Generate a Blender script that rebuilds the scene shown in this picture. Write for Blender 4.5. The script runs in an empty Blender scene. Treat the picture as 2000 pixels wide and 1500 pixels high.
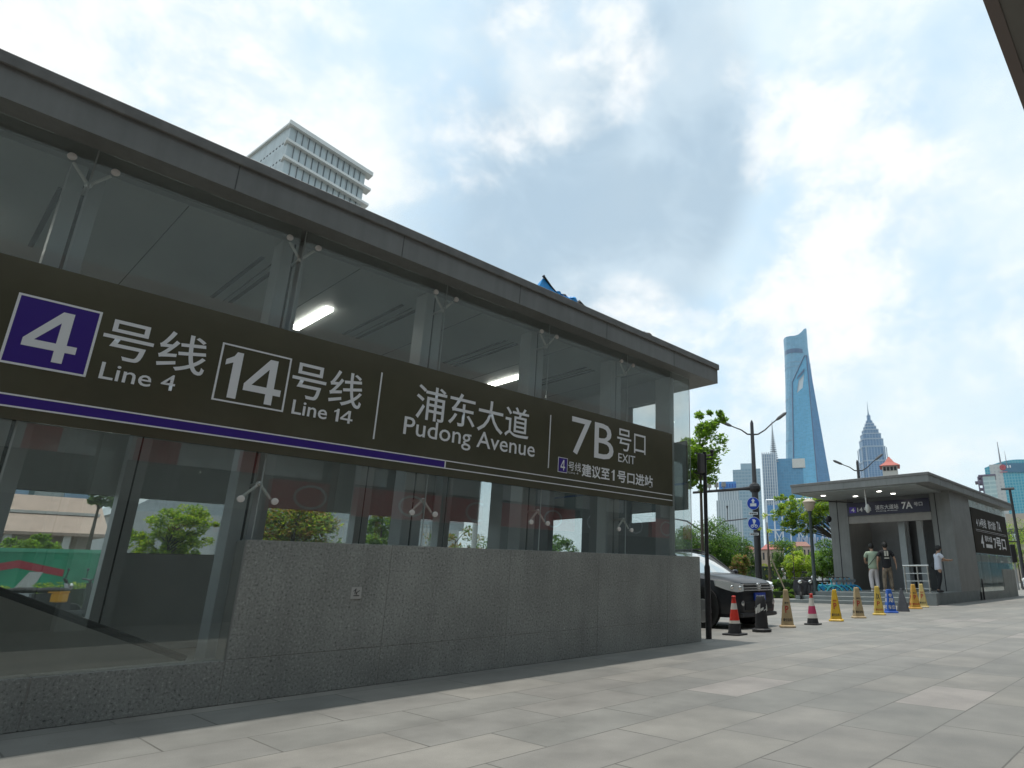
import bpy, bmesh, math, random
from mathutils import Vector, Matrix, noise as mnoise
R = math.radians
random.seed(7)
sc = bpy.context.scene
C = sc.collection

# ---------------- camera ----------------
CAMH = 1.1; FPX = 1230.0; PX = 1275.0; PY = 750.0
PITCH = math.atan(374 / FPX); YAW = R(39.6)
cd = bpy.data.cameras.new("camera"); cam = bpy.data.objects.new("camera", cd); C.objects.link(cam)
cam.location = (0, 0, CAMH); cam.rotation_euler = (math.pi / 2 + PITCH, 0, YAW)
cd.sensor_width = 36; cd.lens = 36 * FPX / 2000; cd.shift_x = -(PX - 1000) / 2000; cd.shift_y = 0
cd.clip_start = 0.05; cd.clip_end = 20000
sc.camera = cam
FW = Vector((-math.sin(YAW) * math.cos(PITCH), math.cos(YAW) * math.cos(PITCH), math.sin(PITCH)))
RT = Vector((math.cos(YAW), math.sin(YAW), 0)); UP = RT.cross(FW)
CO = Vector((0, 0, CAMH))
def ray(x, y): return RT * ((x - PX) / FPX) - UP * ((y - PY) / FPX) + FW
def onX(x, y, X): d = ray(x, y); return CO + d * (X / d.x)
def onZ(x, y, Z=0.0): d = ray(x, y); return CO + d * ((Z - CAMH) / d.z)
def atd(x, y, D): d = ray(x, y); return CO + d * (D / math.hypot(d.x, d.y))

# ---------------- world, sun, exposure ----------------
SUN_EL = R(83); SUN_AZ = R(90)     # sun stands over the far (-X) side of the entrance, nearly overhead
w = bpy.data.worlds.new("World"); sc.world = w; w.use_nodes = True
nt = w.node_tree; N = nt.nodes; L = nt.links; N.clear()
def nd(t, **k):
    n = N.new(t)
    for a, b in k.items(): setattr(n, a, b)
    return n
out = nd('ShaderNodeOutputWorld'); bg = nd('ShaderNodeBackground'); bg.inputs[1].default_value = 0.122
sky = nd('ShaderNodeTexSky', sky_type='NISHITA'); sky.sun_disc = False
sky.sun_elevation = SUN_EL; sky.sun_rotation = R(-90); sky.air_density = 1.3; sky.dust_density = 2.0
tc = nd('ShaderNodeTexCoord')
def noise(scale, detail, rough, loc=(0, 0, 0), dist=0.):
    m = nd('ShaderNodeMapping'); m.inputs['Scale'].default_value = (1, 1, 1.35); m.inputs['Location'].default_value = loc
    n = nd('ShaderNodeTexNoise'); n.inputs['Scale'].default_value = scale; n.inputs['Detail'].default_value = detail; n.inputs['Roughness'].default_value = rough; n.inputs['Distortion'].default_value = dist
    L.new(tc.outputs['Generated'], m.inputs[0]); L.new(m.outputs[0], n.inputs[0]); return n.outputs['Fac']
def math2(op, a, b):
    m = nd('ShaderNodeMath', operation=op)
    for i, v in enumerate((a, b)):
        if isinstance(v, (int, float)): m.inputs[i].default_value = v
        else: L.new(v, m.inputs[i])
    return m.outputs[0]
def smooth(v, lo, hi, o0=0., o1=1., kind='SMOOTHSTEP'):
    r = nd('ShaderNodeMapRange', interpolation_type=kind); L.new(v, r.inputs[0])
    for i, x in zip((1, 2, 3, 4), (lo, hi, o0, o1)): r.inputs[i].default_value = x
    return r.outputs[0]
def mix(f, c1, c2):
    x = nd('ShaderNodeMixRGB')
    for i, v in enumerate((f, c1, c2)):
        if isinstance(v, (int, float)): x.inputs[i].default_value = v
        elif isinstance(v, tuple): x.inputs[i].default_value = (*v, 1)
        else: L.new(v, x.inputs[i])
    return x.outputs[0]
def blobs(lst):
    """smooth patches of cloud round given directions of the sky: (column, row, radius in degrees, weight)"""
    tot = None
    for px_, py_, rad, wt in lst:
        d = ray(px_, py_).normalized()
        dp = nd('ShaderNodeVectorMath', operation='DOT_PRODUCT'); dp.inputs[1].default_value = d; L.new(tc.outputs['Generated'], dp.inputs[0])
        s = smooth(dp.outputs['Value'], math.cos(R(rad)), 1., 0., wt)
        tot = s if tot is None else math2('ADD', tot, s)
    return tot
nA = noise(2.6, 9, .50); nB = noise(6.5, 10, .56, (3.1, 1.2, .4), .3); nC = noise(1.5, 5, .5, (7.7, 2.1, 1.3)); nD = noise(16, 8, .6, (1.7, 5.2, .2), .2)
fine = math2('ADD', math2('MULTIPLY', math2('SUBTRACT', nB, .5), 1.5), math2('MULTIPLY', math2('SUBTRACT', nD, .5), .9))
skt = nd('ShaderNodeMixRGB', blend_type='MULTIPLY'); skt.inputs[0].default_value = 1; skt.inputs[2].default_value = (1.2, 1.5, 1.5, 1)
L.new(sky.outputs[0], skt.inputs[1])
base = mix(.66, skt.outputs[0], (4.6, 6.35, 7.8))
veil = smooth(math2('ADD', nA, math2('MULTIPLY', fine, .16)), .34, .64, .35, 1.)
base = mix(veil, base, (6.35, 7.35, 7.75))
big = math2('MULTIPLY', math2('SUBTRACT', nC, .5), 1.4)
dark = blobs([(1290, 450, 19, .95), (1050, 360, 24, .62), (1400, 260, 12, .38), (1340, 60, 18, .40), (850, 560, 20, .30)])
dark = math2('SUBTRACT', dark, blobs([(1720, 260, 18, 1.15), (1600, 560, 12, .7), (1140, 150, 8, .5), (1420, 720, 13, .7), (1210, 690, 9, .45), (300, 100, 26, .7)]))
darkf = smooth(math2('ADD', dark, math2('MULTIPLY', math2('ADD', fine, big), .42)), -.05, 1.15, 0., 1.)
dcol = mix(smooth(math2('ADD', nB, math2('MULTIPLY', big, .3)), .38, .66), (3.25, 4.35, 5.35), (4.5, 5.6, 6.5))
col = mix(math2('MULTIPLY', darkf, .84), base, dcol)
lite = blobs([(1140, 120, 8.5, .78), (975, 200, 8, .42), (1580, 340, 14, .36), (1500, 250, 7, .2), (1570, 640, 8, .45), (1340, 720, 13, .5), (1240, 640, 8, .35), (1750, 120, 26, .32), (1900, 620, 20, .26), (330, 130, 27, .62), (560, 170, 10, .22), (1150, 340, 6, .25)])
lite = math2('SUBTRACT', lite, blobs([(1330, 400, 12, .6), (1390, 120, 8, .4), (760, 120, 10, .35)]))
litef = smooth(math2('ADD', lite, math2('MULTIPLY', fine, 1.05)), .12, 1.0, 0., 1.)
lcol = mix(smooth(math2('ADD', nB, math2('MULTIPLY', math2('SUBTRACT', nD, .5), .6)), .35, .62), (6.9, 7.5, 7.75), (8.6, 8.6, 8.5))
mb_ = mix(math2('MULTIPLY', litef, .78), col, lcol)
class _o: outputs = [mb_]
mixb = _o
L.new(mixb.outputs[0], bg.inputs[0]); L.new(bg.outputs[0], out.inputs[0])
w.cycles.sampling_method = 'AUTOMATIC'

sl = bpy.data.lights.new("sun", 'SUN'); sl.energy = 2.8; sl.angle = R(1.2); sl.color = (1, .96, .89)
so = bpy.data.objects.new("sun", sl); C.objects.link(so)
sd = Vector((-math.cos(SUN_EL), .0, math.sin(SUN_EL)))   # towards the sun
so.rotation_euler = (-sd).to_track_quat('-Z', 'Y').to_euler(); so.location = (-20, 0, 60)

sc.view_settings.view_transform = 'Standard'; sc.view_settings.look = 'None'; sc.view_settings.gamma = 1
sc.view_settings.exposure = 0.12; sc.view_settings.use_curve_mapping = False
sc.render.engine = 'CYCLES'
sc.cycles.max_bounces = 8; sc.cycles.transparent_max_bounces = 24; sc.cycles.glossy_bounces = 4; sc.cycles.diffuse_bounces = 4
sc.cycles.volume_bounces = 0; sc.cycles.caustics_reflective = False; sc.cycles.caustics_refractive = False

# ---------------- materials ----------------
MATS = {}
def mat(name, col, rough=.6, metal=0., var=0., vscale=3., bump=0., bscale=20., spec=.5, emit=None, coat=0., streak=0.):
    if name in MATS: return MATS[name]
    m = bpy.data.materials.new(name); m.use_nodes = True; MATS[name] = m
    t = m.node_tree; b = t.nodes['Principled BSDF']
    b.inputs['Base Color'].default_value = (*col, 1); b.inputs['Roughness'].default_value = rough
    b.inputs['Metallic'].default_value = metal; b.inputs['Specular IOR Level'].default_value = spec
    b.inputs['Coat Weight'].default_value = coat; b.inputs['Coat Roughness'].default_value = .05
    if emit: b.inputs['Emission Color'].default_value = (*emit[:3], 1); b.inputs['Emission Strength'].default_value = emit[3]
    co = t.nodes.new('ShaderNodeTexCoord')
    if var:
        n = t.nodes.new('ShaderNodeTexNoise'); n.inputs['Scale'].default_value = vscale; n.inputs['Detail'].default_value = 8; n.inputs['Roughness'].default_value = .6
        t.links.new(co.outputs['Object'], n.inputs[0])
        r = t.nodes.new('ShaderNodeMapRange'); r.inputs[1].default_value = .3; r.inputs[2].default_value = .7; r.inputs[3].default_value = 1 - var; r.inputs[4].default_value = 1 + var
        t.links.new(n.outputs['Fac'], r.inputs[0])
        x = t.nodes.new('ShaderNodeMixRGB'); x.blend_type = 'MULTIPLY'; x.inputs[0].default_value = 1; x.inputs[1].default_value = (*col, 1)
        t.links.new(r.outputs[0], x.inputs[2]); t.links.new(x.outputs[0], b.inputs['Base Color'])
        if streak:
            sm = t.nodes.new('ShaderNodeMapping'); sm.inputs['Scale'].default_value = (7, 7, .5); t.links.new(co.outputs['Object'], sm.inputs[0])
            sn = t.nodes.new('ShaderNodeTexNoise'); sn.inputs['Scale'].default_value = 1.5; sn.inputs['Detail'].default_value = 7; t.links.new(sm.outputs[0], sn.inputs[0])
            sr = t.nodes.new('ShaderNodeMapRange'); sr.inputs[1].default_value = .35; sr.inputs[2].default_value = .75; sr.inputs[3].default_value = 1 + streak * .4; sr.inputs[4].default_value = 1 - streak; t.links.new(sn.outputs['Fac'], sr.inputs[0])
            y = t.nodes.new('ShaderNodeMixRGB'); y.blend_type = 'MULTIPLY'; y.inputs[0].default_value = 1; t.links.new(x.outputs[0], y.inputs[1]); t.links.new(sr.outputs[0], y.inputs[2]); t.links.new(y.outputs[0], b.inputs['Base Color'])
    if bump:
        n = t.nodes.new('ShaderNodeTexNoise'); n.inputs['Scale'].default_value = bscale; n.inputs['Detail'].default_value = 5
        t.links.new(co.outputs['Object'], n.inputs[0])
        q = t.nodes.new('ShaderNodeBump'); q.inputs['Strength'].default_value = bump; q.inputs['Distance'].default_value = .02
        t.links.new(n.outputs['Fac'], q.inputs['Height']); t.links.new(q.outputs[0], b.inputs['Normal'])
    return m
def glassmat(name, tint=(.965, .985, .98), gr0=.085, gr=.0):
    if name in MATS: return MATS[name]
    m = bpy.data.materials.new(name); m.use_nodes = True; MATS[name] = m
    t = m.node_tree; t.nodes.clear()
    o = t.nodes.new('ShaderNodeOutputMaterial'); mx = t.nodes.new('ShaderNodeMixShader')
    tr = t.nodes.new('ShaderNodeBsdfTransparent'); tr.inputs[0].default_value = (*tint, 1)
    gl = t.nodes.new('ShaderNodeBsdfGlossy'); gl.inputs['Roughness'].default_value = gr; gl.inputs[0].default_value = (.95, 1, .98, 1)
    lw = t.nodes.new('ShaderNodeLayerWeight'); lw.inputs[0].default_value = .5
    pw = t.nodes.new('ShaderNodeMath'); pw.operation = 'POWER'; pw.inputs[1].default_value = 3.6
    t.links.new(lw.outputs['Facing'], pw.inputs[0])
    f = t.nodes.new('ShaderNodeMapRange'); f.inputs[3].default_value = gr0; f.inputs[4].default_value = .9; t.links.new(pw.outputs[0], f.inputs[0])
    df = t.nodes.new('ShaderNodeBsdfDiffuse'); df.inputs[0].default_value = (.42, .46, .43, 1)
    du = t.nodes.new('ShaderNodeMixShader'); co = t.nodes.new('ShaderNodeTexCoord'); dn = t.nodes.new('ShaderNodeTexNoise'); dn.inputs['Scale'].default_value = 1.1; dn.inputs['Detail'].default_value = 8; t.links.new(co.outputs['Object'], dn.inputs[0])
    dm = t.nodes.new('ShaderNodeMapRange'); dm.inputs[1].default_value = .3; dm.inputs[2].default_value = .75; dm.inputs[3].default_value = .03; dm.inputs[4].default_value = .09; t.links.new(dn.outputs['Fac'], dm.inputs[0]); t.links.new(dm.outputs[0], du.inputs[0])
    t.links.new(tr.outputs[0], du.inputs[1]); t.links.new(df.outputs[0], du.inputs[2])
    t.links.new(f.outputs[0], mx.inputs[0]); t.links.new(du.outputs[0], mx.inputs[1]); t.links.new(gl.outputs[0], mx.inputs[2]); t.links.new(mx.outputs[0], o.inputs[0])
    return m
def granitemat():
    m = mat('granite', (.2, .2, .185), .75); t = m.node_tree; b = t.nodes['Principled BSDF']
    co = t.nodes.new('ShaderNodeTexCoord')
    n = t.nodes.new('ShaderNodeTexNoise'); n.inputs['Scale'].default_value = 44; n.inputs['Detail'].default_value = 4; n.inputs['Roughness'].default_value = .7
    v = t.nodes.new('ShaderNodeTexVoronoi'); v.inputs['Scale'].default_value = 27
    g = t.nodes.new('ShaderNodeTexNoise'); g.inputs['Scale'].default_value = 1.3; g.inputs['Detail'].default_value = 5
    for x in (n, v, g): t.links.new(co.outputs['Object'], x.inputs['Vector'])
    cr = t.nodes.new('ShaderNodeValToRGB'); e = cr.color_ramp.elements
    e[0].position = .32; e[0].color = (.115, .118, .112, 1); e[1].position = .72; e[1].color = (.58, .58, .545, 1)
    q = e.new(.43); q.color = (.30, .303, .283, 1); q = e.new(.58); q.color = (.35, .353, .33, 1)
    t.links.new(n.outputs['Fac'], cr.inputs[0])
    vr = t.nodes.new('ShaderNodeMapRange'); vr.inputs[1].default_value = .05; vr.inputs[2].default_value = .28; vr.inputs[3].default_value = .45; vr.inputs[4].default_value = 1; t.links.new(v.outputs['Distance'], vr.inputs[0])
    # only some cells are dark pits
    vc = t.nodes.new('ShaderNodeMath'); vc.operation = 'GREATER_THAN'; vc.inputs[1].default_value = .72
    sx = t.nodes.new('ShaderNodeSeparateColor'); t.links.new(v.outputs['Color'], sx.inputs[0]); t.links.new(sx.outputs[0], vc.inputs[0])
    mx = t.nodes.new('ShaderNodeMix'); mx.data_type = 'FLOAT'; mx.inputs[2].default_value = 1
    t.links.new(vc.outputs[0], mx.inputs[0]); t.links.new(vr.outputs[0], mx.inputs[3])
    m1 = t.nodes.new('ShaderNodeMixRGB'); m1.blend_type = 'MULTIPLY'; m1.inputs[0].default_value = 1
    t.links.new(cr.outputs[0], m1.inputs[1]); t.links.new(mx.outputs[0], m1.inputs[2])
    gr = t.nodes.new('ShaderNodeMapRange'); gr.inputs[1].default_value = .3; gr.inputs[2].default_value = .7; gr.inputs[3].default_value = .84; gr.inputs[4].default_value = 1.14; t.links.new(g.outputs['Fac'], gr.inputs[0])
    sm = t.nodes.new('ShaderNodeMapping'); sm.inputs['Scale'].default_value = (5, 5, .45); t.links.new(co.outputs['Object'], sm.inputs[0])
    sn = t.nodes.new('ShaderNodeTexNoise'); sn.inputs['Scale'].default_value = 1.2; sn.inputs['Detail'].default_value = 6; t.links.new(sm.outputs[0], sn.inputs[0])
    sr = t.nodes.new('ShaderNodeMapRange'); sr.inputs[1].default_value = .3; sr.inputs[2].default_value = .72; sr.inputs[3].default_value = .92; sr.inputs[4].default_value = 1.06; t.links.new(sn.outputs['Fac'], sr.inputs[0])
    s2 = t.nodes.new('ShaderNodeMath'); s2.operation = 'MULTIPLY'; t.links.new(sr.outputs[0], s2.inputs[0]); t.links.new(gr.outputs[0], s2.inputs[1])
    m2 = t.nodes.new('ShaderNodeMixRGB'); m2.blend_type = 'MULTIPLY'; m2.inputs[0].default_value = 1
    t.links.new(m1.outputs[0], m2.inputs[1]); t.links.new(s2.outputs[0], m2.inputs[2]); t.links.new(m2.outputs[0], b.inputs['Base Color'])
    bp = t.nodes.new('ShaderNodeBump'); bp.inputs['Strength'].default_value = .5; bp.inputs['Distance'].default_value = .012
    t.links.new(m1.outputs[0], bp.inputs['Height']); t.links.new(bp.outputs[0], b.inputs['Normal'])
    return m
def pavemat():
    m = mat('paving_stone', (.25, .245, .23), .7); t = m.node_tree; b = t.nodes['Principled BSDF']
    co = t.nodes.new('ShaderNodeTexCoord'); mp = t.nodes.new('ShaderNodeMapping'); mp.inputs['Rotation'].default_value = (0, 0, R(90)); mp.inputs['Location'].default_value = (.35, .495, 0)
    t.links.new(co.outputs['Object'], mp.inputs[0])
    def brick(mort, c1, c2, cm):
        k = t.nodes.new('ShaderNodeTexBrick'); k.offset = .42; k.offset_frequency = 2; k.squash = 1
        k.inputs['Scale'].default_value = 1; k.inputs['Brick Width'].default_value = 1.18; k.inputs['Row Height'].default_value = .615
        k.inputs['Mortar Size'].default_value = mort; k.inputs['Mortar Smooth'].default_value = .3; k.inputs['Bias'].default_value = 0
        k.inputs['Color1'].default_value = c1; k.inputs['Color2'].default_value = c2; k.inputs['Mortar'].default_value = cm
        t.links.new(mp.outputs[0], k.inputs[0]); return k
    k = brick(.007, (0, 0, 0, 1), (1, 1, 1, 1), (.5, .5, .5, 1))
    cr = t.nodes.new('ShaderNodeValToRGB'); cr.color_ramp.interpolation = 'CONSTANT'; e = cr.color_ramp.elements
    e[0].position = 0; e[0].color = (.212, .206, .19, 1); e[1].position = .972; e[1].color = (.278, .257, .238, 1)
    for p, c in ((.2, (.228, .218, .197)), (.4, (.203, .199, .183)), (.6, (.24, .228, .206)), (.78, (.216, .207, .19))):
        q = e.new(p); q.color = (*c, 1)
    t.links.new(k.outputs['Color'], cr.inputs[0])
    n = t.nodes.new('ShaderNodeTexNoise'); n.inputs['Scale'].default_value = 1.6; n.inputs['Detail'].default_value = 9; n.inputs['Roughness'].default_value = .62
    n3 = t.nodes.new('ShaderNodeTexNoise'); n3.inputs['Scale'].default_value = 130; n3.inputs['Detail'].default_value = 2
    n4 = t.nodes.new('ShaderNodeTexNoise'); n4.inputs['Scale'].default_value = .23; n4.inputs['Detail'].default_value = 4
    for x in (n, n3, n4): t.links.new(co.outputs['Object'], x.inputs[0])
    cur = cr.outputs[0]
    for x, lo, hi in ((n, .76, 1.2), (n3, .90, 1.1), (n4, .87, 1.1)):
        r = t.nodes.new('ShaderNodeMapRange'); r.inputs[1].default_value = .3; r.inputs[2].default_value = .7; r.inputs[3].default_value = lo; r.inputs[4].default_value = hi
        t.links.new(x.outputs['Fac'], r.inputs[0])
        y = t.nodes.new('ShaderNodeMixRGB'); y.blend_type = 'MULTIPLY'; y.inputs[0].default_value = 1
        t.links.new(cur, y.inputs[1]); t.links.new(r.outputs[0], y.inputs[2]); cur = y.outputs[0]
    # dark joints, broken up by dirt noise
    jn = t.nodes.new('ShaderNodeMapRange'); jn.inputs[1].default_value = .35; jn.inputs[2].default_value = .6; jn.inputs[3].default_value = .25; jn.inputs[4].default_value = .95; t.links.new(n.outputs['Fac'], jn.inputs[0])
    jm = t.nodes.new('ShaderNodeMath'); jm.operation = 'MULTIPLY'; t.links.new(k.outputs['Fac'], jm.inputs[0]); t.links.new(jn.outputs[0], jm.inputs[1])
    y = t.nodes.new('ShaderNodeMixRGB'); y.inputs[2].default_value = (.075, .07, .062, 1); t.links.new(jm.outputs[0], y.inputs[0]); t.links.new(cur, y.inputs[1])
    # trodden gum and drip spots
    gv = t.nodes.new('ShaderNodeTexVoronoi'); gv.inputs['Scale'].default_value = 2.3; t.links.new(co.outputs['Object'], gv.inputs['Vector'])
    gs = t.nodes.new('ShaderNodeSeparateColor'); t.links.new(gv.outputs['Color'], gs.inputs[0])
    ga = t.nodes.new('ShaderNodeMath'); ga.operation = 'MULTIPLY'; ga.inputs[1].default_value = .11; t.links.new(gs.outputs[0], ga.inputs[0])
    gb = t.nodes.new('ShaderNodeMath'); gb.operation = 'SUBTRACT'; gb.inputs[1].default_value = .035; t.links.new(ga.outputs[0], gb.inputs[0])
    gl = t.nodes.new('ShaderNodeMath'); gl.operation = 'LESS_THAN'; t.links.new(gv.outputs['Distance'], gl.inputs[0]); t.links.new(gb.outputs[0], gl.inputs[1])
    gm = t.nodes.new('ShaderNodeMath'); gm.operation = 'MULTIPLY'; gm.inputs[1].default_value = .3; t.links.new(gl.outputs[0], gm.inputs[0])
    yg = t.nodes.new('ShaderNodeMixRGB'); yg.inputs[2].default_value = (.1, .095, .088, 1); t.links.new(gm.outputs[0], yg.inputs[0]); t.links.new(y.outputs[0], yg.inputs[1])
    t.links.new(yg.outputs[0], b.inputs['Base Color'])
    bp = t.nodes.new('ShaderNodeBump'); bp.inputs['Strength'].default_value = .25; bp.inputs['Distance'].default_value = .006; bp.invert = True
    t.links.new(k.outputs['Fac'], bp.inputs['Height']); t.links.new(bp.outputs[0], b.inputs['Normal'])
    rr = t.nodes.new('ShaderNodeMapRange'); rr.inputs[3].default_value = .5; rr.inputs[4].default_value = .85; t.links.new(n.outputs['Fac'], rr.inputs[0]); t.links.new(rr.outputs[0], b.inputs['Roughness'])
    return m
def facademat(name, wall, glass, cw, ch, fx=.8, fz=.7, rough=.25, tilt=0.):
    """far facade: a grid of panes cw x ch metres in object space (u along the facade from UV map, v up)"""
    if name in MATS: return MATS[name]
    m = mat(name, wall, .6); t = m.node_tree; b = t.nodes['Principled BSDF']
    uv = t.nodes.new('ShaderNodeUVMap'); sx = t.nodes.new('ShaderNodeSeparateXYZ'); t.links.new(uv.outputs[0], sx.inputs[0])
    def band(o, size, frac):
        d = t.nodes.new('ShaderNodeMath'); d.operation = 'DIVIDE'; d.inputs[1].default_value = size; t.links.new(o, d.inputs[0])
        f = t.nodes.new('ShaderNodeMath'); f.operation = 'FRACT'; t.links.new(d.outputs[0], f.inputs[0])
        g = t.nodes.new('ShaderNodeMath'); g.operation = 'LESS_THAN'; g.inputs[1].default_value = frac; t.links.new(f.outputs[0], g.inputs[0]); return g.outputs[0], d.outputs[0]
    a, da = band(sx.outputs[0], cw, fx); c, dc = band(sx.outputs[1], ch, fz)
    mu = t.nodes.new('ShaderNodeMath'); mu.operation = 'MULTIPLY'; t.links.new(a, mu.inputs[0]); t.links.new(c, mu.inputs[1])
    fa = t.nodes.new('ShaderNodeMath'); fa.operation = 'FLOOR'; t.links.new(da, fa.inputs[0]); fc = t.nodes.new('ShaderNodeMath'); fc.operation = 'FLOOR'; t.links.new(dc, fc.inputs[0])
    cb = t.nodes.new('ShaderNodeCombineXYZ'); t.links.new(fa.outputs[0], cb.inputs[0]); t.links.new(fc.outputs[0], cb.inputs[1])
    wn = t.nodes.new('ShaderNodeTexWhiteNoise'); wn.noise_dimensions = '2D'; t.links.new(cb.outputs[0], wn.inputs[0])
    vr = t.nodes.new('ShaderNodeMapRange'); vr.inputs[3].default_value = .92; vr.inputs[4].default_value = 1.08; t.links.new(wn.outputs['Value'], vr.inputs[0])
    gm = t.nodes.new('ShaderNodeMixRGB'); gm.blend_type = 'MULTIPLY'; gm.inputs[0].default_value = 1; gm.inputs[1].default_value = (*glass, 1); t.links.new(vr.outputs[0], gm.inputs[2])
    x = t.nodes.new('ShaderNodeMixRGB'); x.inputs[1].default_value = (*wall, 1); t.links.new(mu.outputs[0], x.inputs[0]); t.links.new(gm.outputs[0], x.inputs[2]); t.links.new(x.outputs[0], b.inputs['Base Color'])
    rm = t.nodes.new('ShaderNodeMapRange'); rm.inputs[3].default_value = .6; rm.inputs[4].default_value = rough; t.links.new(mu.outputs[0], rm.inputs[0]); t.links.new(rm.outputs[0], b.inputs['Roughness'])
    return m

# ---------------- mesh builder ----------------
class MB:
    def __init__(s): s.v = []; s.f = []; s.m = []; s.mi = 0; s.M = None; s.uv = {}
    def _p(s, p):
        p = Vector(p)
        if s.M is not None: p = s.M @ p
        s.v.append(p[:]); return len(s.v) - 1
    def face(s, pts, uv=None):
        s.f.append([s._p(p) for p in pts]); s.m.append(s.mi)
        if uv: s.uv[len(s.f) - 1] = uv
    def poly(s, idx): s.f.append(list(idx)); s.m.append(s.mi)
    def box(s, a, b):
        x0, y0, z0 = [min(a[i], b[i]) for i in range(3)]; x1, y1, z1 = [max(a[i], b[i]) for i in range(3)]
        i = [s._p(p) for p in ((x0,y0,z0),(x1,y0,z0),(x1,y1,z0),(x0,y1,z0),(x0,y0,z1),(x1,y0,z1),(x1,y1,z1),(x0,y1,z1))]
        for q in ((0,3,2,1),(4,5,6,7),(0,1,5,4),(1,2,6,5),(2,3,7,6),(3,0,4,7)): s.poly([i[k] for k in q])
    def ring_loft(s, rings, cap=True, close=True):
        ids = [[s._p(p) for p in r] for r in rings]
        n = len(ids[0])
        for a, b in zip(ids, ids[1:]):
            for k in range(n if close else n - 1):
                s.poly([a[k], a[(k+1) % n], b[(k+1) % n], b[k]])
        if cap: s.poly(ids[0][::-1]); s.poly(ids[-1])
    def tube(s, pts, rad, seg=8, cap=True):
        pts = [Vector(p) for p in pts]; rad = rad if isinstance(rad, (list, tuple)) else [rad] * len(pts)
        rings = []; prev = None
        for i, p in enumerate(pts):
            d = (pts[min(i+1, len(pts)-1)] - pts[max(i-1, 0)]).normalized()
            a = Vector((0, 0, 1)) if abs(d.z) < .95 else Vector((1, 0, 0))
            u = d.cross(a).normalized() if prev is None else (prev - d * prev.dot(d)).normalized()
            prev = u; vv = d.cross(u)
            rings.append([p + (u * math.cos(t) + vv * math.sin(t)) * rad[i] for t in [2 * math.pi * k / seg for k in range(seg)]])
        s.ring_loft(rings, cap)
    def lathe(s, c, prof, seg=16, axis='z'):
        rings = []
        for r, h in prof:
            ring = []
            for k in range(seg):
                t = 2 * math.pi * k / seg; x, y = r * math.cos(t), r * math.sin(t)
                p = {'z': (x, y, h), 'x': (h, x, y), 'y': (y, h, x)}[axis]
                ring.append((c[0] + p[0], c[1] + p[1], c[2] + p[2]))
            rings.append(ring)
        s.ring_loft(rings)
    def prism(s, poly, ax, a, b):
        """poly in the two axes other than ax, extruded from a to b"""
        def P(q, h): return {'x': (h, q[0], q[1]), 'y': (q[0], h, q[1]), 'z': (q[0], q[1], h)}[ax]
        s.ring_loft([[P(q, a) for q in poly], [P(q, b) for q in poly]])
    def ell(s, c, r, seg=12, rings=8):
        rs = []
        for i in range(1, rings):
            t = math.pi * i / rings
            rs.append([(c[0] + r[0]*math.sin(t)*math.cos(2*math.pi*k/seg), c[1] + r[1]*math.sin(t)*math.sin(2*math.pi*k/seg), c[2] - r[2]*math.cos(t)) for k in range(seg)])
        s.ring_loft(rs)
    def build(s, name, mats, parent=None, smooth=False, bevel=0, **tagk):
        me = bpy.data.meshes.new(name); me.from_pydata(s.v, [], s.f)
        mats = mats if isinstance(mats, (list, tuple)) else [mats]
        for m in mats: me.materials.append(m)
        if len(mats) > 1: me.polygons.foreach_set('material_index', s.m)
        if s.uv:
            ul = me.uv_layers.new(name='UVMap')
            for fi, u in s.uv.items():
                for k, li in enumerate(me.polygons[fi].loop_indices): ul.data[li].uv = u[k]
        me.update()
        bm = bmesh.new(); bm.from_mesh(me); bmesh.ops.recalc_face_normals(bm, faces=bm.faces)
        if bevel: bmesh.ops.bevel(bm, geom=list(bm.edges), offset=bevel, segments=1, affect='EDGES', clamp_overlap=True)
        bm.to_mesh(me); bm.free()
        if smooth:
            me.polygons.foreach_set('use_smooth', [True] * len(me.polygons))
            try: me.set_sharp_from_angle(angle=R(smooth if smooth > 1 else 40))
            except Exception: pass
        o = bpy.data.objects.new(name, me); C.objects.link(o)
        if parent: o.parent = parent
        for k, v_ in tagk.items(): o[k] = v_
        return o
def thing(name, label, cat, loc=(0, 0, 0), rz=0, group=None):
    o = bpy.data.objects.new(name, None); C.objects.link(o); o.location = loc; o.rotation_euler = (0, 0, rz)
    o.empty_display_size = .2; o['label'] = label; o['category'] = cat
    if group: o['group'] = group
    return o
def tag(o, label, cat, group=None):
    o['label'] = label; o['category'] = cat
    if group: o['group'] = group
    return o
def copy_tree(o, parent=None):
    c = o.copy(); C.objects.link(c)
    if parent is not None: c.parent = parent; c.matrix_parent_inverse = o.matrix_parent_inverse
    for ch in list(KIDS.get(o.name, [])) or [x for x in o.children]: copy_tree(ch, c)
    return c
KIDS = {}
dg = None
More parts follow.
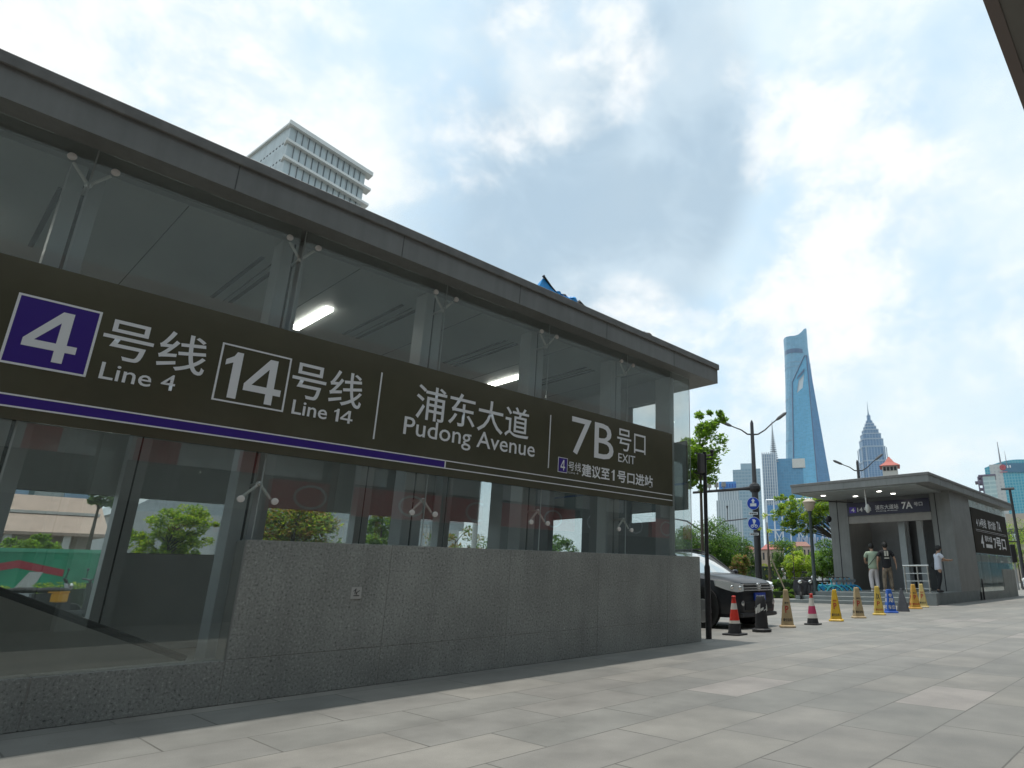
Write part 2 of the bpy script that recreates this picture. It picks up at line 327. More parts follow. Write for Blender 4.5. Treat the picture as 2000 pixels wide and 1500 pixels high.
def text_mesh(body, box, plane, name, m, parent, off=.0, bold=0.0, axis='YZ', flip=False, keep=False):
    """lettering fitted into box=(u0,u1,z0,z1) on the plane X=plane (axis YZ) or Y=plane (axis XZ)"""
    cu = bpy.data.curves.new(name, 'FONT'); cu.body = body; cu.offset = bold; cu.extrude = .0; cu.resolution_u = 3
    cu.fill_mode = 'FRONT'
    to = bpy.data.objects.new('tmp_text', cu); C.objects.link(to)
    dgr = bpy.context.evaluated_depsgraph_get(); me = bpy.data.meshes.new_from_object(to.evaluated_get(dgr))
    bpy.data.objects.remove(to); bpy.data.curves.remove(cu)
    xs = [v.co.x for v in me.vertices]; ys = [v.co.y for v in me.vertices]
    if not xs: return None
    x0, x1, y0, y1 = min(xs), max(xs), min(ys), max(ys)
    for v in me.vertices:
        a = (v.co.x - x0) / (x1 - x0); b = (v.co.y - y0) / (y1 - y0)
        u = box[0] + a * (box[1] - box[0]); z = box[2] + b * (box[3] - box[2])
        v.co = (plane, u, z) if axis == 'YZ' else (u, plane, z)
    me.materials.clear(); me.materials.append(m); me.update()
    o = bpy.data.objects.new(name, me); C.objects.link(o)
    if parent: o.parent = parent
    return o
def digits(s, box, plane, parent, inv, m):
    D4 = [[(.60, 0), (.80, 0), (.80, .22), (.60, .22)], [(0, .22), (1, .22), (1, .365), (0, .365)], [(.60, .365), (.80, .365), (.80, 1), (.60, 1)], [(0, .365), (.20, .365), (.60, .775), (.60, 1), (.585, 1)]]
    D1 = [[(.42, 0), (.78, 0), (.78, 1), (.52, 1), (.42, .90)], [(.42, .90), (.12, .80), (.12, .68), (.42, .76)]]
    q = MB(); ws = {'4': 1., '1': .62}; tot = sum(ws[c] for c in s); u = 0
    for c in s:
        for pl in (D4 if c == '4' else D1):
            q.face([(plane, box[0] + (box[1] - box[0]) * (u + x * ws[c]) / tot, box[2] + (box[3] - box[2]) * z) for x, z in pl])
        u += ws[c]
    o = q.build('lettering', m, parent); o.data.transform(inv); return o
# ---- shared materials
M_GRAN = granitemat(); M_PAVE = pavemat()
M_MET = mat('grey_cladding', (.225, .225, .215), .5, .0, .12, 1.2, bump=.15, bscale=1.3, streak=.10)
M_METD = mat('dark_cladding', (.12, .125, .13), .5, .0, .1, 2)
M_CAP = mat('roof_cap', (.185, .178, .168), .55, .0, .2, 6)
M_CEIL = mat('ceiling_panel', (.36, .38, .375), .55, 0, .06, 1)
M_COL = mat('column_panel', (.45, .48, .49), .45, 0, .06, 2)
M_GLASS = glassmat('clear_glass'); M_STEEL = mat('brushed_steel', (.62, .61, .58), .3, .9)
M_BLK = mat('black_metal', (.022, .02, .022), .45, 0, .1, 5); M_DARK = mat('dark_gap', (.02, .02, .022), .8)
M_SIGN = mat('sign_brown', (.092, .086, .056), .17, 0, .15, 1.1, bump=.5, bscale=.9, spec=.7)
M_WHITE = mat('sign_white', (.86, .85, .86), .45); M_PURP = mat('sign_purple', (.055, .026, .25), .3)
M_RUB = mat('rubber', (.018, .018, .018), .8); M_MORT = mat('joint_mortar', (.33, .32, .3), .9)
M_LIT = mat('lit_tube', (.9, .9, .85), .5, emit=(1, .97, .88, 9.0))
# ---------------- ground ----------------
g = MB(); S = 9000
g.face([(-13.3, -300, 0), (S, -300, 0), (S, S, 0), (-13.3, S, 0)]); g.face([(-S, -S, -.004), (S, -S, -.004), (S, -300, -.004), (-S, -300, -.004)])
# station pits are left open below the two entrances; keep one sheet otherwise
g = MB(); g.face([(-S, -S, 0), (S, -S, 0), (S, S, 0), (-S, S, 0)]); g.build('ground', M_PAVE, kind='structure')
M_ROAD = mat('asphalt', (.13, .13, .128), .85, 0, .12, .6)
g = MB(); g.box((-38.4, -400, -.02), (-20.8, 1200, .006)); g.build('road', M_ROAD, kind='structure')
M_KERB = mat('kerb_stone', (.3, .29, .27), .8, 0, .1, 4)
for x0, x1, nm in ((-20.8, -20.55, 'kerb'), (-38.65, -38.4, 'kerb')):
    g = MB(); g.box((x0, -400, -.02), (x1, 1200, .14)); g.build(nm, M_KERB, kind='structure')
M_LINE = mat('road_paint', (.75, .74, .7), .7)
g = MB()
for k in range(-30, 120): g.box((-29.7, k * 9 - .2, 0), (-29.55, k * 9 + 3, .011))
g.box((-21.5, -400, 0), (-21.35, 1200, .011)); g.build('road_markings', M_LINE, kind='structure')

# ---------------- metro entrance ----------------
def entrance(name, label, X0, Yf, Yb, wall_hi0, wall_end, glass0, glass1, seams, number, sign, lights, zg=0.0):
    """X0 facade plane, building runs from Yf (front roof edge) to Yb, mirror-symmetric about its middle"""
    W = 5.725; XW = X0 - W
    root = thing(name, label, 'station entrance', (X0 - W / 2, (Yf + Yb) / 2, 0))
    inv = Matrix.Translation(-Vector(root.location))
    def B(mb, n, m, par=None, **k):
        o = mb.build(n, m, par or root, **k)
        o.data.transform(inv); return o
    root_children = []
    H1 = 4.76
    # roof: slab, fascia, cap
    r = MB(); r.box((XW - .225, Yf, H1), (X0 + .225, Yb, H1 + .28)); rf = B(r, 'roof', M_MET)
    r = MB(); r.box((XW - .255, Yf - .03, H1 + .28), (X0 + .255, Yb + .03, H1 + .395)); B(r, 'roof_cap', M_CAP, bevel=.008)
    r = MB(); k = 0
    y = Yb - 1.42
    while y > Yf: r = MB(); r.box((X0 + .2, y - .004, H1 + .004), (X0 + .2275, y + .004, H1 + .278)); y -= 1.78; B(r, 'panel_joint', mat('joint_soft', (.09, .09, .088), .8))
    for xx in (X0 - 1.5, X0 - 3.4): r = MB(); r.box((xx - .004, Yf - .0025, H1), (xx + .004, Yf + .02, H1 + .278)); B(r, 'panel_joint', mat('joint_soft', (.09, .09, .088), .8))
    # ceiling
    r = MB(); r.box((XW + .1, Yf + .15, H1 - .06), (X0 - .32, Yb - .75, H1 - .003)); B(r, 'ceiling', M_CEIL)
    r = MB(); y = Yb - .75 - 1.78 / 2
    while y > Yf + .3: r.box((XW + .12, y - .004, H1 - .0625), (X0 - .34, y + .004, H1 - .058)); y -= 1.78
    B(r, 'ceiling_joint', M_DARK)
    for s in seams:
        r = MB()
        for dy, ww in ((-.09, .045), (.03, .012), (.13, .045)): r.box((X0 - 2.7, s + dy - ww, H1 - .068), (X0 - .93, s + dy, H1 - .0595))
        B(r, 'air_slot', M_DARK)
    for (lx0, lx1, ly) in lights:
        r = MB(); r.box((lx0, ly - .05, H1 - .11), (lx1, ly + .05, H1 - .061)); f = B(r, 'tube_or_fill_light', M_LIT)  # real tubes in 7B; in 7A unseen fill added for brightness
    # granite walls on both long sides + back
    for side, xf in ((1, X0), (-1, XW)):
        xi = xf - side * .28
        gb = MB(); mo = MB()
        def panel(y0, y1, z0, z1):
            gb.box((xi, y0 + .0045, z0 + .0025), (xf, y1 - .0045, z1 - .0025))
        ys = [glass0 - .3]
        n = max(1, round((wall_hi0 - ys[0]) / 1.35))
        lo = [ys[0] + (wall_hi0 - ys[0]) * i / n for i in range(n + 1)]
        for a, b_ in zip(lo, lo[1:]): panel(a, b_, 0, .37)
        n = max(1, round((wall_end - wall_hi0) / 1.42)); hi = [wall_hi0 + (wall_end - wall_hi0) * i / n for i in range(n + 1)] if Yb > 20 else [wall_hi0, 3.74, 5.39, 7.04, 8.69, wall_end]
        for a, b_ in zip(hi, hi[1:]): panel(a, b_, 0, .37); panel(a, b_, .37, 1.428)
        B(gb, 'granite_wall', M_GRAN, bevel=.003)
        mo.box((xi + side * .0045, ys[0] + .01, .01), (xf - side * .0045, wall_hi0, .362)); mo.box((xi + side * .0045, wall_hi0, .01), (xf - side * .0045, wall_end - .01, 1.42))
        B(mo, 'mortar_core', M_MORT)
        ln = MB(); ln.box((xi - side * .03, glass0 + .02, .03), (xi - side * .002, wall_hi0 - .01, .36)); B(ln, 'inner_lining', mat('inner_lining', (.5, .53, .53), .5, 0, .08, 1.2))
        ln = MB(); ln.box((xi - side * .03, wall_hi0, .03), (xi - side * .002, wall_end - .6, 1.41)); B(ln, 'inner_lining', mat('inner_lining', (.5, .53, .53), .5, 0, .08, 1.2))
        # glass panes
        cuts = [glass0] + [s for s in seams if glass0 < s < glass1] + [glass1]
        for a, b_ in zip(cuts, cuts[1:]):
            for (u0, u1, zb) in ((a, min(b_, wall_hi0), .372), (max(a, wall_hi0), b_, 1.43)):
                if u1 - u0 > .05:
                    r = MB(); r.box((xf - side * .036, u0 + .006, zb), (xf - side * .024, u1 - .006, H1 - .002)); B(r, 'glass_pane', M_GLASS)
        for s in cuts[1:] + ([8.86] if Yb < 20 else []):
            r = MB(); r.box((xf - side * .0345, s - .005, 1.43 if s >= wall_hi0 - .1 else .375), (xf - side * .0255, s + .005, H1 - .004)); B(r, 'glass_seal', mat('seal', (.34, .37, .36), .5))
        # columns behind each seam
        for s in seams:
            cx = xf - side * .42
            r = MB(); r.box((cx - .13, s - .125, 0.002), (cx + .13, s - .012, H1 - .07)); r.box((cx - .13, s + .012, .002), (cx + .13, s + .125, H1 - .07)); r.mi = 1
            r.box((cx - .115, s - .012, .002), (cx + .115, s + .012, H1 - .07)); B(r, 'column', [M_COL, M_DARK])
        # spider fittings
        if side == 1:
            for s in seams:
                for hub, disc in ((4.42, 4.605), (1.965, 1.80)):
                    if disc < 3 and s < wall_hi0 - .2: continue
                    sp = MB(); sp.tube([(cx + .13, s, hub), (xf - .075, s, hub)], .018); sp.ell((xf - .085, s, hub), (.03, .03, .03), 10, 6)
                    fit = B(sp, 'spider_fitting', M_STEEL, smooth=True)
                    for dy in (-.155, .145):
                        q = MB(); q.tube([(xf - .085, s, hub), (xf - .075, s + dy * .86, hub + (disc - hub) * .86)], [.016, .013]); B(q, 'arm', mat('arm_metal', (.75, .74, .70), .4, .25), fit, smooth=True)
                        q = MB(); q.lathe((xf, s + dy, disc), [(.012, -.075), (.012, -.038), (.031, -.037), (.034, -.022), (.032, -.014), (.02, -.01)], 16, 'x'); B(q, 'glass_disc', mat('disc_metal', (.85, .80, .76), .4, .2), fit, smooth=True)
    # back wall (glass with cladding post), granite return
    r = MB(); r.box((XW + .28, wall_end - .28, 0.001), (X0 - .281, wall_end - .002, 1.426)); B(r, 'granite_wall', M_GRAN)
    r = MB(); r.box((XW + .1, glass1 - .02, 1.43), (X0 - .045, glass1 - .008, H1 - .002)); B(r, 'glass_pane', M_GLASS)
    yp = glass1 - .5; M_PT = mat('inner_partition', (.20, .225, .24), .5, 0, .1, 1.5)
    for (xa, xb, za, zb, nm) in ((-.46, -.13, .02, 4.69, 'column'), (-2.35, -1.15, .02, 4.69, 'partition'), (-5.4, -3.35, .02, 4.69, 'partition'), (-1.149, -.461, .02, 2.03, 'partition'), (-1.149, -.461, 4.27, 4.69, 'partition'), (-3.349, -2.351, .02, 1.45, 'partition'), (-3.349, -2.351, 4.1, 4.69, 'partition')):
        r = MB(); r.box((X0 + xa, yp, za), (X0 + xb, yp + .14, zb)); B(r, nm, M_COL if nm == 'column' else M_PT)
    r = MB(); r.box((X0 - 5.4, glass1 + .02, 2.26), (X0 - .12, glass1 + .045, 3.55)); bs = B(r, 'sign_board', M_SIGN)
    r = MB(); r.box((X0 - 5.38, glass1 + .016, 2.28), (X0 - .14, glass1 + .0195, 3.53)); B(r, 'sign_back', mat('end_sign_back', (.33, .40, .42), .4), bs); r = MB(); r.box((X0 - 5.38, glass1 + .012, 2.72), (X0 - .14, glass1 + .0155, 2.76)); B(r, 'stripe', mat('stripe_blue', (.05, .13, .4), .4), bs)
    # front cladding piers + return panel
    r = MB(); r.box((X0 - .85, glass0 - .01 - 0, 0.0), (X0 - .002, sign['pier0'], H1 - .004)); 
    if glass0 - sign['pier0'] > .2: B(r, 'cladding_pier', M_MET)
    r = MB(); r.box((XW + .002, glass0 - .012, 0.0), (XW + .95, sign['pier0'], H1 - .004))
    if glass0 - sign['pier0'] > .2: B(r, 'cladding_pier', M_MET)
    for xx in (X0 - .62, XW + .42):
        r = MB(); r.box((xx - .02, sign['pier0'] - .004, .4), (xx + .02, sign['pier0'] + .02, H1 - .01)); B(r, 'pier_groove', M_DARK)
    # floor void + sloping escalator balustrade
    r = MB(); r.box((XW + .3, glass0 + .5, .003), (X0 - .3, glass1 - .3, .02)); B(r, 'stair_floor', mat('stair_dark', (.28, .28, .26), .6, 0, .2, 2))
    for xb in (X0 - .75, XW + .75):
        r = MB(); sx = .12
        yt = wall_hi0 - 3.6; zt = 1.9
        r.prism([(yt - 2, .03), (yt - 2, zt), (yt, zt), (wall_hi0 - .1, .3), (wall_hi0 + .3, .03)], 'x', xb - sx / 2, xb + sx / 2); bal = B(r, 'balustrade', mat('balustrade_stone', (.36, .35, .31), .55, 0, .12, 2))
        r = MB(); r.tube([(xb, yt - 2, zt + .03), (xb, yt, zt + .03), (xb, wall_hi0 - .1, .33)], .035, 8); B(r, 'handrail', M_RUB, bal, smooth=True)
    # signboard
    s0, s1, z0, z1 = sign['box']
    XS = X0 + .0
    r = MB(); r.box((XS - .02, s0, z0), (XS + .012, s1, z1)); sb = B(r, 'sign_board', M_SIGN if Yb < 20 else mat('sign_brown_matt', (.035, .028, .02), .6, 0, .2, 1, spec=.08), bevel=.002)
    XT = XS + .0165
    r = MB(); r.box((XW - .012, s0, z0), (XW + .02, s1, z1)); B(r, 'sign_board', [M_SIGN][0], bevel=.002)
    r = MB(); r.box((XW + .0205, s0 + .01, z0 + .01), (XW + .024, s1 - .01, z1 - .01)); B(r, 'sign_back', mat('sign_back_grey', (.66, .67, .67), .5))
    def T(body, box, m=M_WHITE, bold=.0, pl=XT):
        o = text_mesh(body, box, pl, 'lettering', m, sb, bold=bold)
        if o: o.data.transform(inv)
        return o
    T.par = sb; T.inv = inv
    def rect(u0, u1, a, b_, m=M_WHITE, n='stripe', x=XT):
        q = MB(); q.box((XS + .012, u0, a), (x, u1, b_)); return B(q, n, m, sb)
    def frame(u0, u1, a, b_, t):
        q = MB()
        q.box((XS + .012, u0, a), (XT, u1, a + t)); q.box((XS + .012, u0, b_ - t), (XT, u1, b_)); q.box((XS + .012, u0, a + t), (XT, u0 + t, b_ - t)); q.box((XS + .012, u1 - t, a + t), (XT, u1, b_ - t))
        B(q, 'number_frame', M_WHITE, sb)
    sign['draw'](T, rect, frame, B, MB, XS, XT)
    return root, B, inv

def draw7B(T, rect, frame, B, MB, XS, XT):
    rect(.332, .833, 2.70, 3.262, M_PURP, 'number_tile', XT - .002); frame(.32, .845, 2.688, 3.274, .017)
    digits('4', (.415, .745, 2.76, 3.195), XT, T.par, T.inv, M_WHITE); T('号线', (.885, 1.652, 2.888, 3.258), bold=.006); T('Line 4', (.925, 1.458, 2.698, 2.848), bold=.006)
    frame(1.756, 2.388, 2.69, 3.265, .016); digits('14', (1.785, 2.335, 2.735, 3.2), XT, T.par, T.inv, M_WHITE)
    T('号线', (2.42, 3.165, 2.87, 3.265), bold=.006); T('Line', (2.466, 2.82, 2.69, 2.842), bold=.01); digits('14', (2.88, 3.096, 2.692, 2.834), XT, T.par, T.inv, M_WHITE)
    rect(3.352, 3.368, 2.57, 3.356, n='divider')
    T('浦东大道', (3.82, 5.555, 2.905, 3.34), bold=.006); T('Pudong Avenue', (3.70, 5.685, 2.618, 2.903), bold=.006)
    rect(5.942, 5.958, 2.569, 3.348, n='divider')
    T('7B', (6.374, 7.30, 2.842, 3.415), bold=.002); T('号口', (7.383, 8.095, 3.05, 3.415), bold=.004); T('EXIT', (7.416, 7.83, 2.862, 3.0), bold=.004)
    rect(6.14, 6.31, 2.546, 2.75, M_PURP, 'number_tile', XT - .002); frame(6.132, 6.317, 2.538, 2.757, .008); digits('4', (6.18, 6.27, 2.57, 2.725), XT, T.par, T.inv, M_WHITE)
    T('号线', (6.337, 6.592, 2.588, 2.722), bold=.006); T('Line 4', (6.346, 6.54, 2.543, 2.575), bold=.0)
    T('建议至', (6.611, 7.22, 2.528, 2.724), bold=.022); digits('1', (7.25, 7.36, 2.54, 2.712), XT, T.par, T.inv, M_WHITE); T('号口进站', (7.40, 8.288, 2.528, 2.724), bold=.022)
    rect(-1.2, 8.83, 2.444, 2.457, n='stripe'); rect(-1.2, 8.83, 2.352, 2.365, n='stripe'); rect(-1.2, 4.286, 2.365, 2.444, M_PURP, 'line_colour_band', XT - .002); rect(4.286, 4.302, 2.365, 2.444, n='stripe')

rB, BB, invB = entrance('metro_entrance', 'grey metro entrance with long brown 7B sign board, nearest the camera', -6.875, -6.4, 10.07, 2.281, 9.65, -1.25, 9.445,
    [-1.25 + .0, .532, 2.325, 4.103, 5.881, 7.66], '7B', dict(pier0=-2.9, box=(-1.22, 8.85, 2.26, 3.56), draw=draw7B), [(-9.81, -8.67, 3.38), (-10.03, -9.1, 7.09), (-9.9, -8.8, -.2)])
# small warning plate on the granite
r = MB(); r.box((-6.875, 3.34, .865), (-6.868, 3.452, .982)); pl = BB(r, 'warning_plate', mat('plate_white', (.5, .49, .47), .5))
q = MB()
for a, b_ in (((3.365, .94), (3.392, .965)), ((3.39, .967), (3.385, .935)), ((3.395, .925), (3.43, .948)), ((3.396, .925), (3.402, .91)), ((3.385, .935), (3.378, .918))):
    q.tube([(-6.8672, a[0], a[1]), (-6.8672, b_[0], b_[1])], .0035, 4)
q.box((-6.868, 3.37, .893), (-6.8665, 3.43, .900)); BB(q, 'pictogram', M_DARK, pl)

def draw7A(T, rect, frame, B, MB, XS, XT):
    a = 34.2
    T('4 14号线', (a + .35, a + 2.3, 3.4, 3.86), bold=.02); T('浦东大道站', (a + 2.7, a + 4.4, 3.4, 3.86), bold=.02); T('7A', (a + 4.75, a + 5.6, 3.4, 3.92), bold=.02)
    rect(a + .1, a + 6.7, 3.26, 3.275); rect(a + .1, a + 6.7, 3.19, 3.20)
    T('7号口', (a + 3.4, a + 6.2, 2.42, 3.06), bold=.025); T('浦东大道', (a + 1.6, a + 3.1, 2.74, 3.04), bold=.02)
    rect(a + 1.7, a + 3.0, 2.44, 2.62, M_WHITE, 'label_strip')
    T('4', (a + .75, a + 1.3, 2.42, 3.04), bold=.02)
XA = -7.92
rA, BA, invA = entrance('metro_entrance', 'farther grey metro entrance with 7A sign over its open doorway', XA, 26.9, 42.4, 38.7, 41.75, 33.7, 41.5,
    [35.48, 37.26, 39.04, 40.82], '7A', dict(pier0=30.4, box=(33.8, 41.35, 2.15, 4.3), draw=draw7A), [(XA - 4.3, XA - 3.1, 31.9), (XA - 2.6, XA - 1.6, 31.2)])  # two tubes added out of view to brighten the 7A interior
XAW = XA - 5.725
# 7A front: sign, lintel, door leaves, platform, steps
r = MB(); r.box((XAW + .95, 30.36, 3.88), (XA - .87, 30.42, 4.5)); sg = BA(r, 'sign_board', mat('sign_navy', (.018, .013, .04), .3))
def TA(b, box, m=M_WHITE, bold=.01):
    o = text_mesh(b, box, 30.355, 'lettering', m, sg, bold=bold, axis='XZ')
    if o: o.data.transform(invA)
x0 = XAW + .95
q = MB(); q.box((x0 + .12, 30.352, 4.02), (x0 + .45, 30.36, 4.3)); BA(q, 'number_tile', mat('sign_purple2', (.09, .04, .42), .4), sg)
q = 30.349
o = text_mesh('4', (x0 + .2, x0 + .38, 4.06, 4.26), 30.348, 'lettering', M_WHITE, sg, bold=.02, axis='XZ'); o.data.transform(invA)
TA('14', (x0 + .52, x0 + .78, 4.06, 4.26), bold=.02); TA('号线', (x0 + .84, x0 + 1.2, 4.08, 4.26)); TA('浦东大道站', (x0 + 1.4, x0 + 2.5, 4.1, 4.32), bold=.006); TA('Pudong Avenue', (x0 + 1.45, x0 + 2.45, 4.0, 4.06))
TA('7A', (x0 + 2.66, x0 + 3.15, 4.06, 4.38), bold=.02); TA('号口', (x0 + 3.22, x0 + 3.6, 4.16, 4.34))
r = MB(); r.box((XAW + .951, 30.43, 4.5), (XA - .871, 30.60, 4.757)); BA(r, 'tube_screen_panel', M_METD)  # added panel that keeps the fill tubes out of sight above the sign
r = MB(); r.box((XAW + .95, 30.44, 3.52), (XA - .87, 30.62, 3.875)); BA(r, 'lintel', mat('lintel_steel', (.35, .33, .31), .5, 0, .1, 3))
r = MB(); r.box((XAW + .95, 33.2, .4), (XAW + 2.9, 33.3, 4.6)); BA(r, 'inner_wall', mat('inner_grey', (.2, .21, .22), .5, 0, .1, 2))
r = MB()
for i, (xa, xb) in enumerate(((3.05, 3.35), (3.65, 3.95), (4.2, 4.35), (4.6, 4.85))):
    r.box((XAW + xa, 31.2 + i * .8, .44), (XAW + xb, 31.35 + i * .8, 4.6))
BA(r, 'inner_column', M_COL)
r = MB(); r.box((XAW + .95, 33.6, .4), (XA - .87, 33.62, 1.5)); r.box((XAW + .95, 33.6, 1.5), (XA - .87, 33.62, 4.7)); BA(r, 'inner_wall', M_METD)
M_STEP = mat('step_stone', (.21, .225, .22), .7, 0, .12, 3)
r = MB(); r.box((XAW, 26.45, .002), (XA, 33.7, .44)); BA(r, 'platform', M_STEP, bevel=.006)
for i, (ya, z) in enumerate(((25.5, .13), (25.85, .28), )):
    r = MB(); r.box((XAW + .2 - .35 * (i == 0), ya, .002), (XA - .75, 26.448, z)); BA(r, 'step', M_STEP, bevel=.006)
r = MB(); r.box((XA - .72, 26.3, .002), (XA + .13, 26.449, .46)); BA(r, 'plinth_block', M_STEP, bevel=.006)
for (lx, ly) in ((XAW + .75, 28.2), (XA - 2.35, 28.3), (XA - 2.15, 29.5), (XA - 3.9, 29.4)):
    r = MB(); r.lathe((lx, ly, 4.69), [(.09, 0), (.11, .005), (.11, .02)], 16); BA(r, 'downlight', M_LIT)
r = MB(); r.tube([(XAW + 3.1, 27.3, 4.7), (XAW + 3.12, 27.3, 4.0)], .03); r.ell((XAW + 3.16, 27.3, 3.88), (.1, .12, .2)); BA(r, 'security_camera', mat('cam_white', (.6, .59, .55), .4), smooth=True)
r = MB(); r.tube([(XAW + .35, 28.2, 4.5), (XAW + 1.45, 29.9, 4.48)], .03); r.ell((XAW + .2, 29.8, 3.75), (.15, .15, .17)); BA(r, 'security_camera', M_BLK, smooth=True)
r = MB(); r.box((XA + .004, 33.9, .02), (XA + .06, 34.0, .95)); BA(r, 'drain_pipe', M_BLK)
# railing on the platform
rl = thing('railing', 'stainless steel railing on the platform edge beside the 7A doorway', 'railing', (XA - .6, 26.9, .44))
r = MB(); pts = [(-.55, 0), (-.05, 0), (.35, 0)]
for x, y in pts: r.tube([(x, y, 0), (x, y, 1.02)], .03, 8)
r.build('post', M_STEEL, rl, smooth=True)
for z, rd in ((1.04, .035), (.74, .015), (.45, .015), (.16, .015)):
    r = MB(); r.tube([(-.6, 0, z), (.4, 0, z)], rd, 8); r.build('rail', M_STEEL, rl, smooth=True)

# ---------------- canopy building on the camera's side (its soffit edge shows top right, the rest only as a reflection) ----------------
cb = thing('shop_building', 'building canopy with beige grey soffit panels in the upper right corner', 'building', (6, 10, 0))
inv = Matrix.Translation((-6, -10, 0))
def BC(mb, n, m, par=None, **k):
    o = mb.build(n, m, par or cb, **k); o.data.transform(inv); return o
M_SOF = mat('soffit_panel', (.24, .225, .20), .6, 0, .08, 2)
r = MB(); r.box((-.46, -40, 5.6), (5, 150, 6.1)); cp = BC(r, 'canopy', M_SOF)
r = MB(); r.box((-.478, -40, 5.585), (-.38, 150, 6.12)); BC(r, 'edge_trim', mat('canopy_trim', (.25, .2, .18), .6), cp)
r = MB()
r.box((-.155, -40, 5.596), (-.148, 150, 5.602)); y = -38.6
for k in range(152): r.box((-.38, y, 5.596), (5, y + .008, 5.602)); y += 1.24
for xx in (1.1, 2.35, 3.6): r.box((xx, -40, 5.596), (xx + .007, 150, 5.602))
BC(r, 'panel_joint', M_DARK, cp)
r = MB(); r.box((5, -40, 0), (14, 150, 17)); BC(r, 'wall', mat('pale_panel_wall', (.24, .25, .25), .5, 0, .1, 1))
r = MB(); r.box((4.93, -40, .0), (4.999, 150, 2.75)); BC(r, 'shop_window', mat('dark_shop_glass', (.03, .035, .04), .1))
M_RED = mat('red_fascia', (.62, .03, .03), .4, 0, .15, 2)
r = MB(); r.box((4.94, -40, 3.66), (4.999, 150, 5.59)); BC(r, 'dark_band', mat('dark_band', (.10, .13, .16), .2))
y = -12
while y < 60:
    wd = random.uniform(1.0, 1.5); gp = random.uniform(.5, .9)
    r = MB(); r.box((4.88, y, 3.69), (4.938, y + wd, 5.5)); BC(r, 'pale_panel', mat('pale_panel', (.80, .82, .84), .4, 0, .1, 1.5))
    if y < 6: r = MB(); r.box((4.9, y + wd, 3.69), (4.938, y + wd + gp, 5.3)); BC(r, 'red_panel', M_RED)
    y += wd + gp
yy = 6.5
shop = 0
while yy < 70:
    L_ = random.uniform(4.2, 6.5); q = MB(); q.box((4.72, yy, 2.76), (4.995, yy + L_, 3.58)); fa = BC(q, 'shop_fascia', M_RED if shop % 3 != 2 else mat('grey_fascia', (.12, .12, .13), .4))
    q = MB()
    for k in range(2):
        cy = yy + L_ * (.2 + .6 * k)
        ring = [(cy + .42 * math.cos(t), 3.17 + .3 * math.sin(t)) for t in [2 * math.pi * j / 24 for j in range(24)]]
        for a, b_ in zip(ring, ring[1:] + ring[:1]): q.tube([(4.71, a[0], a[1]), (4.71, b_[0], b_[1])], .035, 4, False)
    BC(q, 'fascia_emblem', mat('pale_blue_white', (.8, .85, .88), .4), fa)
    yy += L_ + .25; shop += 1
r = MB()
for k in range(14): r.box((4.3, -18 + k * 5.2, 0), (4.75, -17.5 + k * 5.2, 5.6))
BC(r, 'pillar', mat('canopy_pillar', (.4, .4, .38), .5))
# ---------------- skyline ----------------
def fprism(mb, pts, z0, z1, top=True, z1s=None):
    n = len(pts); u = 0
    for k in range(n):
        a, b_ = Vector(pts[k][:2]), Vector(pts[(k + 1) % n][:2]); l = (b_ - a).length
        za = z1s[k] if z1s else z1; zb = z1s[(k + 1) % n] if z1s else z1
        mb.face([(a.x, a.y, z0), (b_.x, b_.y, z0), (b_.x, b_.y, zb), (a.x, a.y, za)], uv=[(u, z0), (u + l, z0), (u + l, zb), (u, za)]); u += l
    if top: mb.face([(pts[k][0], pts[k][1], (z1s[k] if z1s else z1)) for k in range(n)], uv=[(-.5, -.5)] * n)
def plan(x0, x1, y, D, depth, skew=0.):
    """footprint whose front edge spans pixel columns x0..x1 at distance D"""
    a = atd(x0, y, D); b_ = atd(x1, y, D); m = ((a + b_) / 2).to_2d().normalized()
    a = a.to_2d(); b_ = b_.to_2d(); s = Vector((m.y, -m.x)) * skew
    return [a, b_, b_ + m * depth + s, a + m * depth + s]
def ztop(x, y, D): return atd(x, y, D).z
def setdown(root, base):
    """put the empty at the foot of the thing"""
    root.location = (base[0], base[1], 0)
    for o in root.children_recursive:
        o.data.transform(Matrix.Translation((-base[0], -base[1], 0)))
def lerp(a, b_, t): return a + (b_ - a) * t
HZ = lambda *c: c
# tall twisted tower
D = 1650
t = thing('skyscraper', 'tallest blue glass skyscraper with a notched slanting crown, leftmost of the tall pair', 'skyscraper')
F_ST = facademat('tower_glass_a', (.15, .32, .46), (.15, .35, .50), 6, 4.4, .93, .86, .12)
c0 = atd(1566, 900, D).to_2d(); vd = c0.normalized(); sd_ = Vector((vd.y, -vd.x))
mb = MB(); rings = []; zs = [0, 60, 120, 180, 240, 300, 360, 420, 480, 540, 585]
def st_ring(z):
    k = z / 632; r = lerp(62, 30, k ** .8) ; cx = lerp(8, 3, k); tw = R(60) + k * R(75)
    pts = []
    for j in range(18):
        a_ = 2 * math.pi * j / 18; rr = r * (1 + .07 * math.cos(3 * (a_))) 
        pts.append(c0 + sd_ * (cx + rr * math.cos(a_ + tw)) + vd * rr * math.sin(a_ + tw))
    return pts
prev = st_ring(0)
for z0, z1 in zip(zs, zs[1:]):
    nx = st_ring(z1); u = 0
    for k in range(18):
        a, b_, c2, d2 = prev[k], prev[(k+1) % 18], nx[(k+1) % 18], nx[k]; l = (b_ - a).length
        mb.face([(*a, z0), (*b_, z0), (*c2, z1), (*d2, z1)], uv=[(u, z0), (u + l, z0), (u + l, z1), (u, z1)]); u += l
    prev = nx
